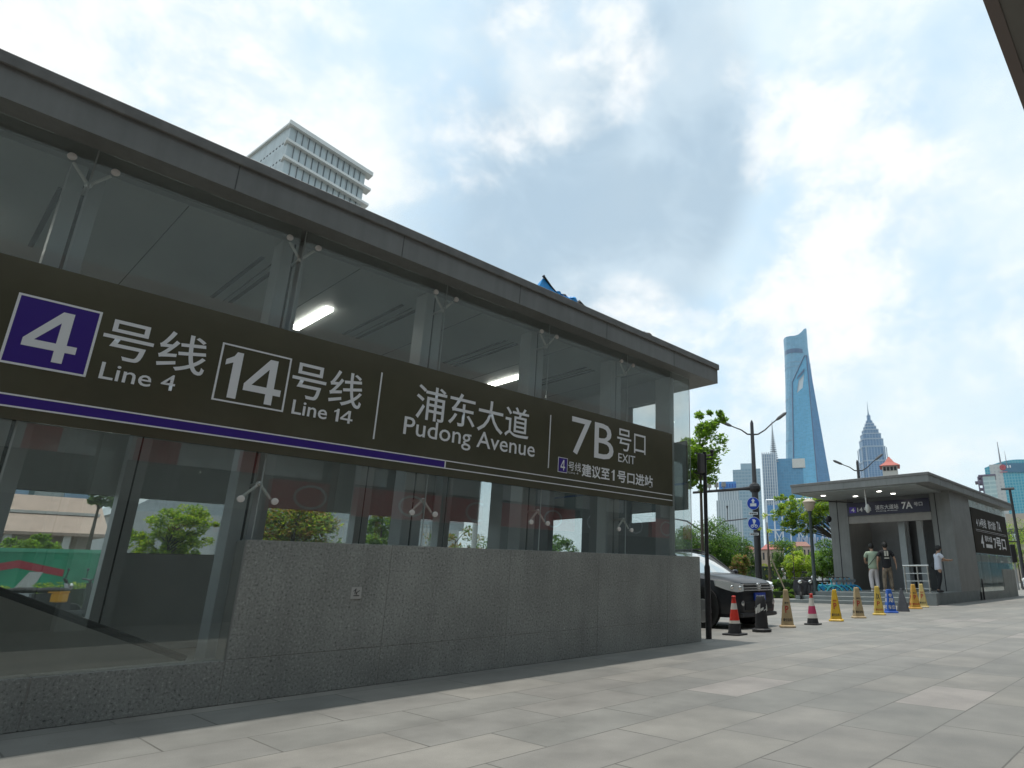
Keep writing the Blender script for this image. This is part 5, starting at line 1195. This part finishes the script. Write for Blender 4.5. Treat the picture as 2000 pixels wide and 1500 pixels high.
# ---------------- vehicles ----------------
def car(label, loc, rz, paint, plate=None, name='parked_car', group=None, cat='car'):
    t = thing(name, label, cat, loc, rz, group)
    M_P = mat(*paint[:1], paint[1], .38, 0, 0, spec=.35, coat=.22)
    M_G = mat('car_glass', (.5, .56, .57), .06, .75, spec=1.0, coat=1.0)
    def ring(x, w, zb, zt, cr=.02, tuck=.9):
        h = zt - zb
        half = [(0, zb), (w * .84, zb), (w * .955, zb + .1 * h), (w * 1.0, zb + .32 * h), (w * 1.0, zb + .55 * h), (w * .985, zb + .78 * h), (w * .955, zt - .09 * h), (w * tuck, zt - .01), (w * .6, zt + cr * .7), (0, zt + cr)]
        return [(x, y, z) for y, z in half] + [(x, -y, z) for y, z in half[-2:0:-1]]
    b = MB()
    st = [(-2.2, .74, .34, .95), (-2.13, .82, .27, 1.08), (-1.9, .88, .22, 1.12), (-1.2, .905, .2, 1.12), (0, .905, .2, 1.10), (.8, .905, .2, 1.10), (1.0, .9, .2, 1.09), (1.35, .9, .21, 1.055), (1.7, .885, .22, 1.01), (1.92, .86, .22, .965), (2.06, .80, .22, .915), (2.145, .72, .24, .86), (2.195, .66, .28, .70), (2.2, .62, .32, .60)]
    b.ring_loft([ring(*s, tuck=.86) for s in st]); b.build('body', M_P, t, smooth=35)
    # greenhouse
    gh = [(1.02, .80, 1.08, 1.10), (.72, .78, 1.08, 1.30), (.42, .73, 1.08, 1.50), (.16, .69, 1.08, 1.60), (-.5, .67, 1.08, 1.635), (-1.2, .66, 1.08, 1.61), (-1.75, .66, 1.08, 1.53), (-2.02, .7, 1.08, 1.12)]
    def gring(x, w, zb, zt):
        k = (zt - zb); wb = .83
        half = [(0, zb), (wb, zb), (lerp(wb, w, .5), zb + k * .5), (w * 1.02, zb + k * .85), (w * .9, zt), (0, zt + .015)]
        return [(x, y, z) for y, z in half] + [(x, -y, z) for y, z in half[-2:0:-1]]
    b = MB(); b.ring_loft([gring(*s) for s in gh]); b.build('window_glass', M_G, t, smooth=35)
    b = MB()
    rf = [(.2, .64, 1.585, 1.625), (-.5, .66, 1.60, 1.665), (-1.2, .65, 1.58, 1.64), (-1.85, .62, 1.45, 1.53)]
    b.ring_loft([[(x, -w, z0 - .02), (x, w, z0 - .02), (x, w * .98, z1 - .03), (x, w * .6, z1), (x, -w * .6, z1), (x, -w * .98, z1 - .03)] for x, w, z0, z1 in rf]); b.build('roof', M_P, t, smooth=35)
    b = MB()
    for s in (1, -1):
        b.tube([(1.05, s * .80, 1.08), (.42, s * .745, 1.49), (.15, s * .69, 1.60)], .022, 6)
        b.build('pillar', M_BLK, t, smooth=True)
        for x in (-.25, -1.2): b = MB(); b.tube([(x, s * .845, 1.08), (x - .03, s * .715, 1.58)], .04, 6); b.build('pillar', M_BLK, t, smooth=True)
        b = MB(); b.tube([(.1, s * .67, 1.66), (-1.6, s * .64, 1.66)], .018, 6); b.build('roof_rail', M_BLK, t, smooth=True); b = MB()
    # wheels
    for x in (1.33, -1.28):
        for s in (1, -1):
            a = MB(); a.lathe((x, s * .895, .40), [(.43, -.02), (.43, .016), (.36, .018), (.36, -.02)], 28, 'y'); a.build('wheel_arch', M_RUB, t)
            wtr = MB(); wtr.lathe((x, s * .80, .345), [(.2, -.11), (.33, -.11), (.345, -.08), (.345, .08), (.33, .11), (.2, .11)], 30, 'y'); wo = wtr.build('wheel', M_RUB, t, smooth=40)
            rm = MB(); rm.lathe((x, s * .915, .345), [(.235, -.02), (.235, .004), (.215, .006), (.215, -.02)], 26, 'y'); rm.lathe((x, s * .915, .345), [(.05, -.02), (.05, .008)], 12, 'y')
            for k in range(5):
                a_ = k * 2 * math.pi / 5; rm.tube([(x + .03 * math.cos(a_), s * .912, .345 + .03 * math.sin(a_)), (x + .22 * math.cos(a_), s * .905, .345 + .22 * math.sin(a_))], .028, 5)
            rm.build('rim', mat('alloy', (.5, .5, .5), .3, .8), wo, smooth=True)
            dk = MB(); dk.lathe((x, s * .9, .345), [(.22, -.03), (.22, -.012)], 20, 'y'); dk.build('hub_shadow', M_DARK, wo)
    # front end
    g_ = MB()
    def arc(y): return 2.205 - .05 * (abs(y) / .62) ** 2.2
    ys = [-.56 + i * .08 for i in range(15)]
    g_.ring_loft([[(arc(y) - .06, y, .75), (arc(y) + .012 + .018, y, .75), (arc(y) - .012, y, .89), (arc(y) - .08, y, .89)] for y in ys]); g_.build('grille', M_BLK, t)
    for z, o_ in ((.862, .0), (.80, .018), (.752, .03)):
        s_ = MB(); s_.ring_loft([[(arc(y) + o_ - .01, y, z - .008), (arc(y) + o_ + .02, y, z - .008), (arc(y) + o_ + .02, y, z + .012), (arc(y) + o_ - .01, y, z + .012)] for y in ys]); s_.build('chrome_slat', mat('chrome', (.72, .72, .72), .25, .55), t)
    e = MB(); e.lathe((2.215, 0, .815), [(.083, -.03), (.083, .012), (.07, .018), (.07, .006), (.01, .006)], 24, 'x')
    for s in (1, -1): e.tube([(2.238, s * .045, .865), (2.238, s * .018, .815)], .009, 4); e.tube([(2.238, s * .018, .815), (2.238, 0, .845)], .008, 4); e.tube([(2.238, s * .06, .84), (2.238, s * .03, .755)], .009, 4); e.tube([(2.238, s * .03, .755), (2.238, 0, .80)], .009, 4)
    e.build('emblem', mat('chrome', (.72, .72, .72), .25, .55), t, smooth=40)
    for s in (1, -1):
        h = MB()
        pts = [(.56, 2.175, .74, .86), (.66, 2.16, .725, .885), (.745, 2.12, .72, .90), (.81, 2.03, .735, .915), (.865, 1.90, .77, .935), (.905, 1.68, .84, .95)]
        h.ring_loft([[(x - .06, s * (y - .05), z0), (x + .022, s * (y + .014), z0), (x + .006, s * (y + .012), z1), (x - .08, s * (y - .05), z1)] for y, x, z0, z1 in pts]); ho = h.build('headlight', mat('headlight_shell', (.85, .86, .85), .15, .0, spec=1, coat=1), t, smooth=40)
        h = MB()
        for y, x, z in ((.66, 2.16, .80), (.80, 2.05, .82)): h.ell((x, s * (y + .012), z), (.04, .05, .045), 12, 8)
        h.build('reflector', mat('reflector', (.85, .84, .8), .1, .9), ho, smooth=True)
        f = MB(); f.lathe((2.17, s * .62, .50), [(.055, -.02), (.055, .03), (.03, .035)], 16, 'x'); f.build('fog_light', mat('fog', (.5, .5, .5), .1, .6), t, smooth=True)
        m = MB(); m.ell((.92, s * 1.0, 1.12), (.07, .11, .075), 12, 8); m.tube([(.9, s * .86, 1.08), (.9, s * .95, 1.1)], .025, 6); m.build('mirror', M_P, t, smooth=True)
    f = MB(); f.ring_loft([[(arc(y) - .02, y, .36), (arc(y) + .05, y, .37), (arc(y) + .045, y, .52), (arc(y) - .02, y, .53)] for y in ys]); f.build('lower_intake', M_DARK, t)
    f = MB(); f.ring_loft([[(arc(y * 1.0) + .0, y * 1.25, .22), (arc(y) + .07, y * 1.25, .24), (arc(y) + .06, y * 1.25, .30), (arc(y), y * 1.25, .31)] for y in ys]); f.build('bumper_lip', mat('plastic_grey', (.05, .05, .052), .6), t)
    f = MB(); f.box((2.22, -.22, .545), (2.252, .22, .70)); pl_ = f.build('number_plate', mat('plate_blue', (.015, .06, .42), .35), t)
    if plate:
        o = text_mesh(plate, (-.19, .19, .575, .665), 2.2535, 'lettering', M_SW, pl_, bold=.02)
        # reads correctly from the front
    return t
car('dark grey sport utility car parked nose out beside the granite wall', (-9.83, 12.98, 0), R(-1.5), ('car_grey', (.022, .024, .029)), '沪A W753').scale = (1, 1, 1.05)
x, y = P2(2004, 1130, 52)
car('white car cut off by the right edge of the picture', (x + 1.3, y + 1.5, 0), R(-112), ('car_white', (.62, .63, .65)), None)
x, y = P2(1652, 1130, 56)
car('white car parked beyond the bicycles, partly behind the 7A entrance', (x - .6, y, 0), R(60), ('car_white', (.62, .63, .65)), None)
x, y = P2(1452, 1122, 105)
car('silver car far off on the road behind the sapling', (-33, 88, 0), R(90), ('car_silver', (.4, .42, .44)), None, 'moving_car')

def scooter(label, loc, rz, col, group='scooters parked on the pavement', name='motor_scooter', rug=True):
    t = thing(name, label, 'scooter', loc, rz, group); M_S = mat('scooter_' + col[0], col[1], .35, 0, coat=.4)
    for x in (.55, -.55):
        w_ = MB(); w_.lathe((x, 0, .22), [(.13, -.045), (.205, -.045), (.22, -.02), (.22, .02), (.205, .045), (.13, .045)], 20, 'y'); wo = w_.build('wheel', M_RUB, t, smooth=40)
        q = MB(); q.lathe((x, 0, .22), [(.13, -.02), (.13, .02)], 14, 'y'); q.build('rim', mat('alloy', (.5, .5, .5), .3, .8), wo)
    b = MB(); b.ring_loft([[(-.75, -.08, .55), (-.75, .08, .55), (-.75, .08, .68), (-.75, -.08, .68)], [(-.45, -.15, .35), (-.45, .15, .35), (-.45, .15, .70), (-.45, -.15, .70)], [(-.02, -.15, .28), (-.02, .15, .28), (-.02, .13, .66), (-.02, -.13, .66)], [(.02, -.14, .2), (.02, .14, .2), (.02, .13, .28), (.02, -.13, .28)], [(.32, -.13, .2), (.32, .13, .2), (.32, .13, .28), (.32, -.13, .28)]]); b.build('body', M_S, t, smooth=50)
    b = MB(); b.ring_loft([[(.33, -.17, .22), (.33, .17, .22), (.38, .12, .24), (.38, -.12, .24)], [(.38, -.19, .55), (.38, .19, .55), (.46, .1, .55), (.46, -.1, .55)], [(.30, -.12, .92), (.30, .12, .92), (.38, .08, .9), (.38, -.08, .9)]]); b.build('leg_shield', M_S, t, smooth=50)
    b = MB(); b.tube([(.55, 0, .22), (.36, 0, .9), (.3, 0, 1.0)], .03, 8); b.tube([(.28, -.33, 1.02), (.34, 0, .98), (.28, .33, 1.02)], .02, 8); b.build('handlebar', M_BLK, t, smooth=True)
    for s in (-1, 1): b = MB(); b.tube([(.3, s * .2, 1.02), (.32, s * .25, 1.2)], .008, 5); b.ell((.32, s * .26, 1.24), (.02, .06, .04), 8, 6); b.build('mirror', M_BLK, t)
    b = MB(); b.ell((-.38, 0, .76), (.36, .14, .07), 12, 8); b.build('seat', M_RUB, t, smooth=True)
    b = MB(); b.ell((.44, 0, .84), (.05, .09, .08), 10, 8); b.build('headlight', mat('reflector', (.85, .84, .8), .1, .9), t, smooth=True)
    if rug: b = lump((.36, 0, .62), (.07, .34, .36), 2, .15); b.build('wind_apron', mat('apron_black', (.03, .03, .035), .7, 0, .3, 6), t, smooth=True)
    return t
for i, (px_, D_, rz_, col, lab) in enumerate(((1563, 29.6, -62, ('black', (.03, .03, .033)), 'black scooter with a wind apron, left of the parked pair'), (1580, 29.9, -55, ('grey', (.12, .12, .13)), 'grey scooter with a wind apron beside the garden lamp post'),
    (1632, 34.0, -60, ('white', (.5, .5, .52)), 'white scooter parked behind the blue bicycles'), (1645, 34.5, -40, ('blue', (.04, .12, .4)), 'blue scooter parked behind the blue bicycles'))):
    x, y = P2(px_, 1150, D_); scooter(lab, (x, y, 0), R(rz_), col, rug=i < 2)
p_ = onX(88, 1160, -21.8)
scooter('silver white scooter parked before the hedge seen through the left window', (p_.x, p_.y, 0), R(80), ('silver', (.5, .52, .54)), rug=False)
p_ = onX(138, 1160, -21.4)
scooter('dark scooter carrying a yellow box seen through the left window', (p_.x, p_.y, 0), R(100), ('black', (.03, .03, .033)), rug=False)
t = thing('delivery_box', 'orange yellow delivery box on the dark scooter', 'box', (p_.x + .05, p_.y - .25, .48))
q = MB(); q.box((-.17, -.19, 0), (.17, .19, .22)); q.build('box_shell', mat('box_yellow', (.75, .36, .02), .5), t, bevel=.02); q = MB(); q.box((-.18, -.2, .22), (.18, .2, .25)); q.build('lid', mat('box_yellow', (.75, .36, .02), .5), t)

def bicycle(label, loc, rz, col, group='shared bicycles in a row beside the 7A entrance'):
    t = thing('bicycle', label, 'bicycle', loc, rz, group); M_B = mat('bike_' + col[0], col[1], .35)
    for x in (.52, -.52):
        q = MB(); n = 28
        ring = [(x + .31 * math.cos(a_), 0, .33 + .31 * math.sin(a_)) for a_ in [2 * math.pi * k / n for k in range(n + 1)]]; q.tube(ring, .02, 6, False); wo = q.build('wheel', M_RUB, t, smooth=True)
        q = MB()
        for k in range(9): a_ = k * 2 * math.pi / 9; q.tube([(x, 0, .33), (x + .3 * math.cos(a_), 0, .33 + .3 * math.sin(a_))], .004, 3, False)
        q.tube([(x, -.04, .33), (x, .04, .33)], .03, 8); q.build('spokes', M_STEEL, wo)
        q = MB(); q.tube([(x + .35 * math.cos(a_), 0, .33 + .35 * math.sin(a_)) for a_ in [R(d_) for d_ in ((20, 50, 80, 110, 140, 165) if x > 0 else (15, 45, 75, 105, 135, 175))]], .04, 5); q.build('mudguard', M_B, t)
    q = MB(); q.tube([(.52, 0, .33), (.38, 0, .85), (.33, 0, 1.0)], .024, 7); q.tube([(.40, 0, .72), (.1, 0, .36), (-.12, 0, .32)], .035, 7); q.tube([(-.12, 0, .32), (-.25, 0, .8)], .026, 7); q.tube([(-.12, 0, .32), (-.52, 0, .33), (-.22, 0, .66)], .018, 6); q.build('frame', M_B, t, smooth=True)
    q = MB(); q.tube([(.2, -.28, 1.03), (.33, -.1, 1.0), (.33, .1, 1.0), (.2, .28, 1.03)], .016, 6); q.build('handlebar', M_BLK, t, smooth=True)
    q = MB(); q.ell((-.27, 0, .85), (.14, .08, .04), 10, 6); q.build('saddle', M_RUB, t, smooth=True)
    q = MB(); q.ring_loft([[(.44, -.09, .80), (.60, -.09, .80), (.60, .09, .80), (.44, .09, .80)], [(.42, -.12, .93), (.64, -.12, .93), (.64, .12, .93), (.42, .12, .93)]], cap=False); q.build('basket', mat('basket_grey', (.25, .27, .28), .5), t)
    return t
BL = ('blue', (.05, .42, .78)); TE = ('teal', (.10, .66, .72)); WH = ('white', (.6, .62, .64))
for i, (px_, D_, rz_, col, lab) in enumerate(((1607, 30.5, 20, TE, 'teal shared bicycle at the left end of the row'), (1617, 30.9, 25, BL, 'blue shared bicycle second from the left'), (1627, 31.2, 15, TE, 'teal shared bicycle in the middle of the row'),
    (1636, 31.4, 30, BL, 'blue shared bicycle right of the middle teal one'), (1645, 31.8, 22, BL, 'blue shared bicycle against the 7A entrance pier'), (1640, 33.2, 200, WH, 'white and dark shared bicycle behind the row'))):
    x, y = P2(px_, 1150, D_); bicycle(lab, (x, y, 0), R(rz_), col)

# ---------------- people ----------------
def skinned(name, pts, edges, m, parent, sub=2):
    me = bpy.data.meshes.new(name); me.from_pydata([p[:3] for p in pts], edges, [])
    o = bpy.data.objects.new(name, me); C.objects.link(o)
    md = o.modifiers.new('s', 'SKIN'); md.use_smooth_shade = True; md.branch_smoothing = .4
    if not me.skin_vertices: raise RuntimeError('no skin layer')
    for k, p in enumerate(pts):
        sv = me.skin_vertices[0].data[k]; r = p[3]; sv.radius = r if isinstance(r, tuple) else (r, r); sv.use_root = (k == 0)
    s = o.modifiers.new('d', 'SUBSURF'); s.levels = sub; s.render_levels = sub
    dgr = bpy.context.evaluated_depsgraph_get(); nm = bpy.data.meshes.new_from_object(o.evaluated_get(dgr))
    o.modifiers.clear(); o.data = nm; nm.materials.clear(); nm.materials.append(m); nm.polygons.foreach_set('use_smooth', [True] * len(nm.polygons)); nm.name = name
    if parent: o.parent = parent
    return o
SKIN = mat('skin', (.42, .25, .17), .55)
def person(label, loc, rz, arms, legs, shirt, trousers, shoes, hair, sc_=1., headf=0., loose=1., sleeve=.55, lean=0., sit=False, group=None):
    """arms: [(elbow, wrist, hand)]*2 left,right ; legs: [(knee, ankle, toe)]*2, metres, facing +Y"""
    t = thing('person', label, 'person', loc, rz, group); t.scale = (sc_,) * 3
    hp = .92 if not sit else .55
    pv = Vector((0, 0, hp)); ch = Vector((0, lean * .6, hp + .34)); nk = Vector((0, lean, hp + .54)); hd = Vector((0, lean + .03 + headf, hp + .66))
    pts = [(*pv, (.15, .11)), (*ch, (.16, .11)), (*nk, .055), (*(hd - Vector((0, .0, .03))), .07), (*(hd + Vector((0, .0, .045))), .085), (*(hd + Vector((0, -.005, .115))), .06)]
    ed = [(0, 1), (1, 2), (2, 3), (3, 4), (4, 5)]
    pts += [(hd.x, hd.y + .10, hd.z + .01, .012)]; ed += [(4, 6)]
    for s in (-1, 1): pts += [(s * .088, hd.y, hd.z + .03, .018)]; ed += [(4, len(pts) - 1)]
    sh_v = []; tr_v = []
    for s, (el, wr, ha) in zip((-1, 1), arms):
        i0 = len(pts); shd = Vector((s * .185, nk.y - .01, nk.z - .07)); sh_v.append((shd, Vector(el), Vector(wr)))
        pts += [(*shd, .052), (*el, .04), (*wr, .027), (*ha, (.036, .018))]; ed += [(1, i0), (i0, i0 + 1), (i0 + 1, i0 + 2), (i0 + 2, i0 + 3)]
        hv = Vector(ha); d_ = (hv - Vector(wr)).normalized(); sd2 = d_.cross(Vector((s, 0, .1))).normalized()
        for k, ln in zip((-1.5, -.5, .5, 1.5), (.06, .075, .07, .055)):
            a = hv + sd2 * k * .018 + d_ * .02; b_ = a + d_ * ln * .55; c = b_ + d_ * ln * .45 + Vector((0, .018, 0)); j = len(pts)
            pts += [(*b_, .009), (*c, .008)]; ed += [(i0 + 3, j), (j, j + 1)]
        j = len(pts); a = hv + sd2 * .045 - d_ * .01; pts += [(*a, .011), (*(a + d_ * .035 + sd2 * .012), .009)]; ed += [(i0 + 3, j), (j, j + 1)]
    for s, (kn, an, to) in zip((-1, 1), legs):
        i0 = len(pts); hip = Vector((s * .09, 0, hp - .06)); tr_v.append((hip, Vector(kn), Vector(an)))
        pts += [(*hip, .085), (*kn, .055), (*an, .038), (*to, .032)]; ed += [(0, i0), (i0, i0 + 1), (i0 + 1, i0 + 2), (i0 + 2, i0 + 3)]
    skinned('body', pts, ed, SKIN, t)
    # shirt
    k = loose
    sp = [(pv.x, pv.y, pv.z - .13, (.17 * k, .135 * k)), (pv.x, pv.y, pv.z - .02, (.172 * k, .135 * k)), (pv.x, pv.y + lean * .2, pv.z + .12, (.165 * k, .13)), (*ch, (.185, .135)), (ch.x, nk.y, nk.z - .06, (.13, .10)), (*(nk - Vector((0, 0, .005))), (.075, .075))]; se = [(0, 1), (1, 2), (2, 3), (3, 4), (4, 5)]
    for (a, e, w_) in sh_v:
        i = len(sp); q = a.lerp(e, sleeve / .55 * .78) if sleeve < .8 else e; sp += [(*a, .075), (*q, .07 * (1 + .15 * (k - 1)))]; se += [(4, i), (i, i + 1)]
    skinned('shirt', sp, se, shirt, t)
    tp = [(pv.x, pv.y, pv.z + .03, (.16, .125)), (pv.x, pv.y, pv.z - .08, (.165, .13))]; te = [(0, 1)]
    for (a, kn, an) in tr_v:
        i = len(tp); tp += [(*(a - Vector((0, 0, .06))), .105), (*kn, .08 * k), (*(an + (kn - an) * .02), .062 * k)]; te += [(1, i), (i, i + 1), (i + 1, i + 2)]
    skinned('trousers', tp, te, trousers, t)
    for (kn, an, to) in legs:
        q = MB(); a = Vector(an); b_ = Vector(to); c = (a + b_) / 2; q.ell((c.x, c.y + .02, max(.045, c.z - .01)), (.052, .145, .05), 12, 8); q.build('shoe', shoes, t, smooth=True)
    q = MB(); q.ell((0, hd.y - .02, hd.z + .055), (.105, .118, .118), 14, 12)
    q.v = [(x, y, max(z, hd.z + (-.045 if y < hd.y - .03 else (.0 if y < hd.y + .03 else .085)))) for x, y, z in q.v]; q.build('hair', hair, t, smooth=True)
    q = MB()
    for s in (-1, 1): q.ell((s * .035, hd.y + .083, hd.z + .03), (.014, .008, .008), 8, 6)
    q.build('eye', M_DARK, t); q = MB(); q.ell((0, hd.y + .084, hd.z - .035), (.024, .007, .007), 8, 6); q.build('mouth', mat('lips', (.35, .13, .11), .5), t)
    return t
HAIR = mat('hair_black', (.015, .013, .012), .6)
ZP = .44
def stand(px_, X=None, Y=27.0): d = ray(px_, 1155); s = Y / d.y; return d.x * s, Y
# person in pale green
x, y = stand(1710, Y=26.95)
p1 = person('person in a loose pale green shirt and white trousers, seen from behind with head bowed', (x, y, ZP), R(30), [((-.27, .04, 1.18), (-.22, .2, 1.02), (-.16, .27, 1.03)), ((.27, .03, 1.17), (.2, .2, 1.03), (.14, .27, 1.04))],
    [((-.10, .03, .5), (-.09, -.06, .09), (-.09, .07, .04)), ((.10, .10, .52), (.11, -.02, .10), (.12, .1, .05))], mat('shirt_sage', (.34, .42, .31), .8, 0, .08, 6), mat('linen_white', (.58, .54, .54), .85, 0, .06, 5), mat('shoe_white', (.6, .58, .55), .6), HAIR, 1.13, .045, 1.12, .62)
q = MB(); q.tube([(.15, .03, 1.44), (.19, -.1, 1.36), (.06, -.155, 1.2), (-.1, -.15, 1.02), (-.17, -.02, .92)], .012, 6); q.build('shoulder_strap', M_CK, p1)
# person in black T-shirt
x, y = stand(1737, Y=26.95)
p2 = person('person in a black T-shirt with a pale back print and camouflage trousers, seen from behind', (x, y, ZP), R(30), [((-.29, -.0, 1.16), (-.31, .04, .92), (-.3, .06, .84)), ((.29, -.0, 1.16), (.34, .05, .93), (.34, .08, .85))],
    [((-.12, .0, .5), (-.13, -.03, .09), (-.15, .1, .045)), ((.11, .08, .5), (.12, -.04, .1), (.14, .1, .05))], mat('tee_black', (.015, .014, .017), .85), mat('camo_brown', (.19, .15, .11), .85, 0, .5, 9), mat('shoe_grey', (.4, .4, .4), .6), HAIR, 1.15, 0, 1.03, .55)
q = MB(); q.box((-.07, -.158, 1.24), (-.012, -.15, 1.42)); q.box((.012, -.158, 1.24), (.07, -.15, 1.42)); q.box((-.085, -.166, 1.15), (.085, -.158, 1.19)); q.build('back_print', mat('print_cream', (.55, .52, .45), .7), p2)
# person in white at the railing
x, y = stand(1838, Y=27.5)
p3 = person('person in a white shirt and black trousers leaning on the railing with an outstretched arm', (x, y, ZP), R(-48), [((-.24, .16, 1.18), (-.18, .36, 1.18), (-.16, .44, 1.18)), ((.24, .17, 1.2), (.14, .40, 1.2), (.10, .48, 1.2))],
    [((-.10, .07, .5), (-.1, -.05, .09), (-.1, .08, .045)), ((.10, -.02, .5), (.11, -.16, .1), (.12, -.04, .05))], mat('shirt_white', (.62, .64, .72), .8, 0, .05, 6), mat('trouser_black', (.014, .015, .018), .8), M_CK, HAIR, 1.05, .04, 1.0, .5, lean=.05)
q = lump((-.2, -.05, .98), (.06, .12, .15), 6, .1); q.build('shoulder_bag', M_CK, p3, smooth=True)
# riders across the road and walkers
for i, (px_, D_, col, lab) in enumerate(((1526, 56, ('w', (.6, .58, .55)), 'rider in a pale top with a white helmet, left of the two distant scooters'), (1552, 60, ('k', (.45, .36, .32)), 'rider in a pinkish top, right of the two distant scooters'))):
    x, y = P2(px_, 1120, D_); rz_ = R(168)
    scooter(('dark scooter under the pale topped rider', 'dark scooter under the pinkish topped rider')[i], (x, y, 0), rz_ + R(90), ('dark', (.05, .05, .055)), 'scooters being ridden along the far road', 'ridden_scooter', rug=False)
    off_ = Vector((0, .32, 0)); off_.rotate(Matrix.Rotation(rz_, 3, 'Z'))
    pr = person(lab, (x - off_.x, y - off_.y, .28), rz_, [((-.27, .16, .92), (-.24, .42, .8), (-.22, .5, .76)), ((.27, .16, .92), (.24, .42, .8), (.22, .5, .76))],
        [((-.14, .38, .5), (-.13, .42, .1), (-.13, .52, .06)), ((.14, .38, .5), (.13, .42, .1), (.13, .52, .06))], mat('rider_top_' + col[0], col[1], .8), M_CK, M_CK, HAIR, 1., 0, 1., .9, lean=.08, sit=True, group='riders on the far road')
    q = MB(); q.ell((0, .1, 1.30), (.13, .15, .12), 12, 8); q.build('helmet', mat('helmet_white', (.6, .6, .6), .4), pr, smooth=True)
for i, (px_, D_, col, lab) in enumerate(((1419, 50, (.62, .55, .45), 'distant walker in a cream top behind the parked car'), (1427, 51, (.06, .07, .35), 'distant walker in a blue top behind the parked car'))):
    x, y = P2(px_, 1120, D_)
    person(lab, (x, y, 0), R(120), [((-.27, .0, 1.18), (-.27, .1, .95), (-.27, .12, .87)), ((.27, .0, 1.18), (.27, .1, .95), (.27, .12, .87))],
        [((-.1, .1, .5), (-.1, .05, .09), (-.1, .18, .04)), ((.1, -.05, .5), (.1, -.2, .1), (.1, -.08, .05))], mat('walker_top_%d' % i, col, .8), M_CK, M_CK, HAIR)

# ---------------- haze ----------------
hz = MB(); hz.box((-1400, -420, -1.2), (500, 1900, 660)); ho = hz.build('haze', [], None, kind='stuff')
hm = bpy.data.materials.new('haze'); hm.use_nodes = True; t_ = hm.node_tree; t_.nodes.clear()
o_ = t_.nodes.new('ShaderNodeOutputMaterial'); pv_ = t_.nodes.new('ShaderNodeVolumePrincipled'); pv_.inputs['Color'].default_value = (.93, .96, 1.0, 1); pv_.inputs['Density'].default_value = .00005; pv_.inputs['Anisotropy'].default_value = .2
t_.links.new(pv_.outputs[0], o_.inputs['Volume']); ho.data.materials.append(hm)
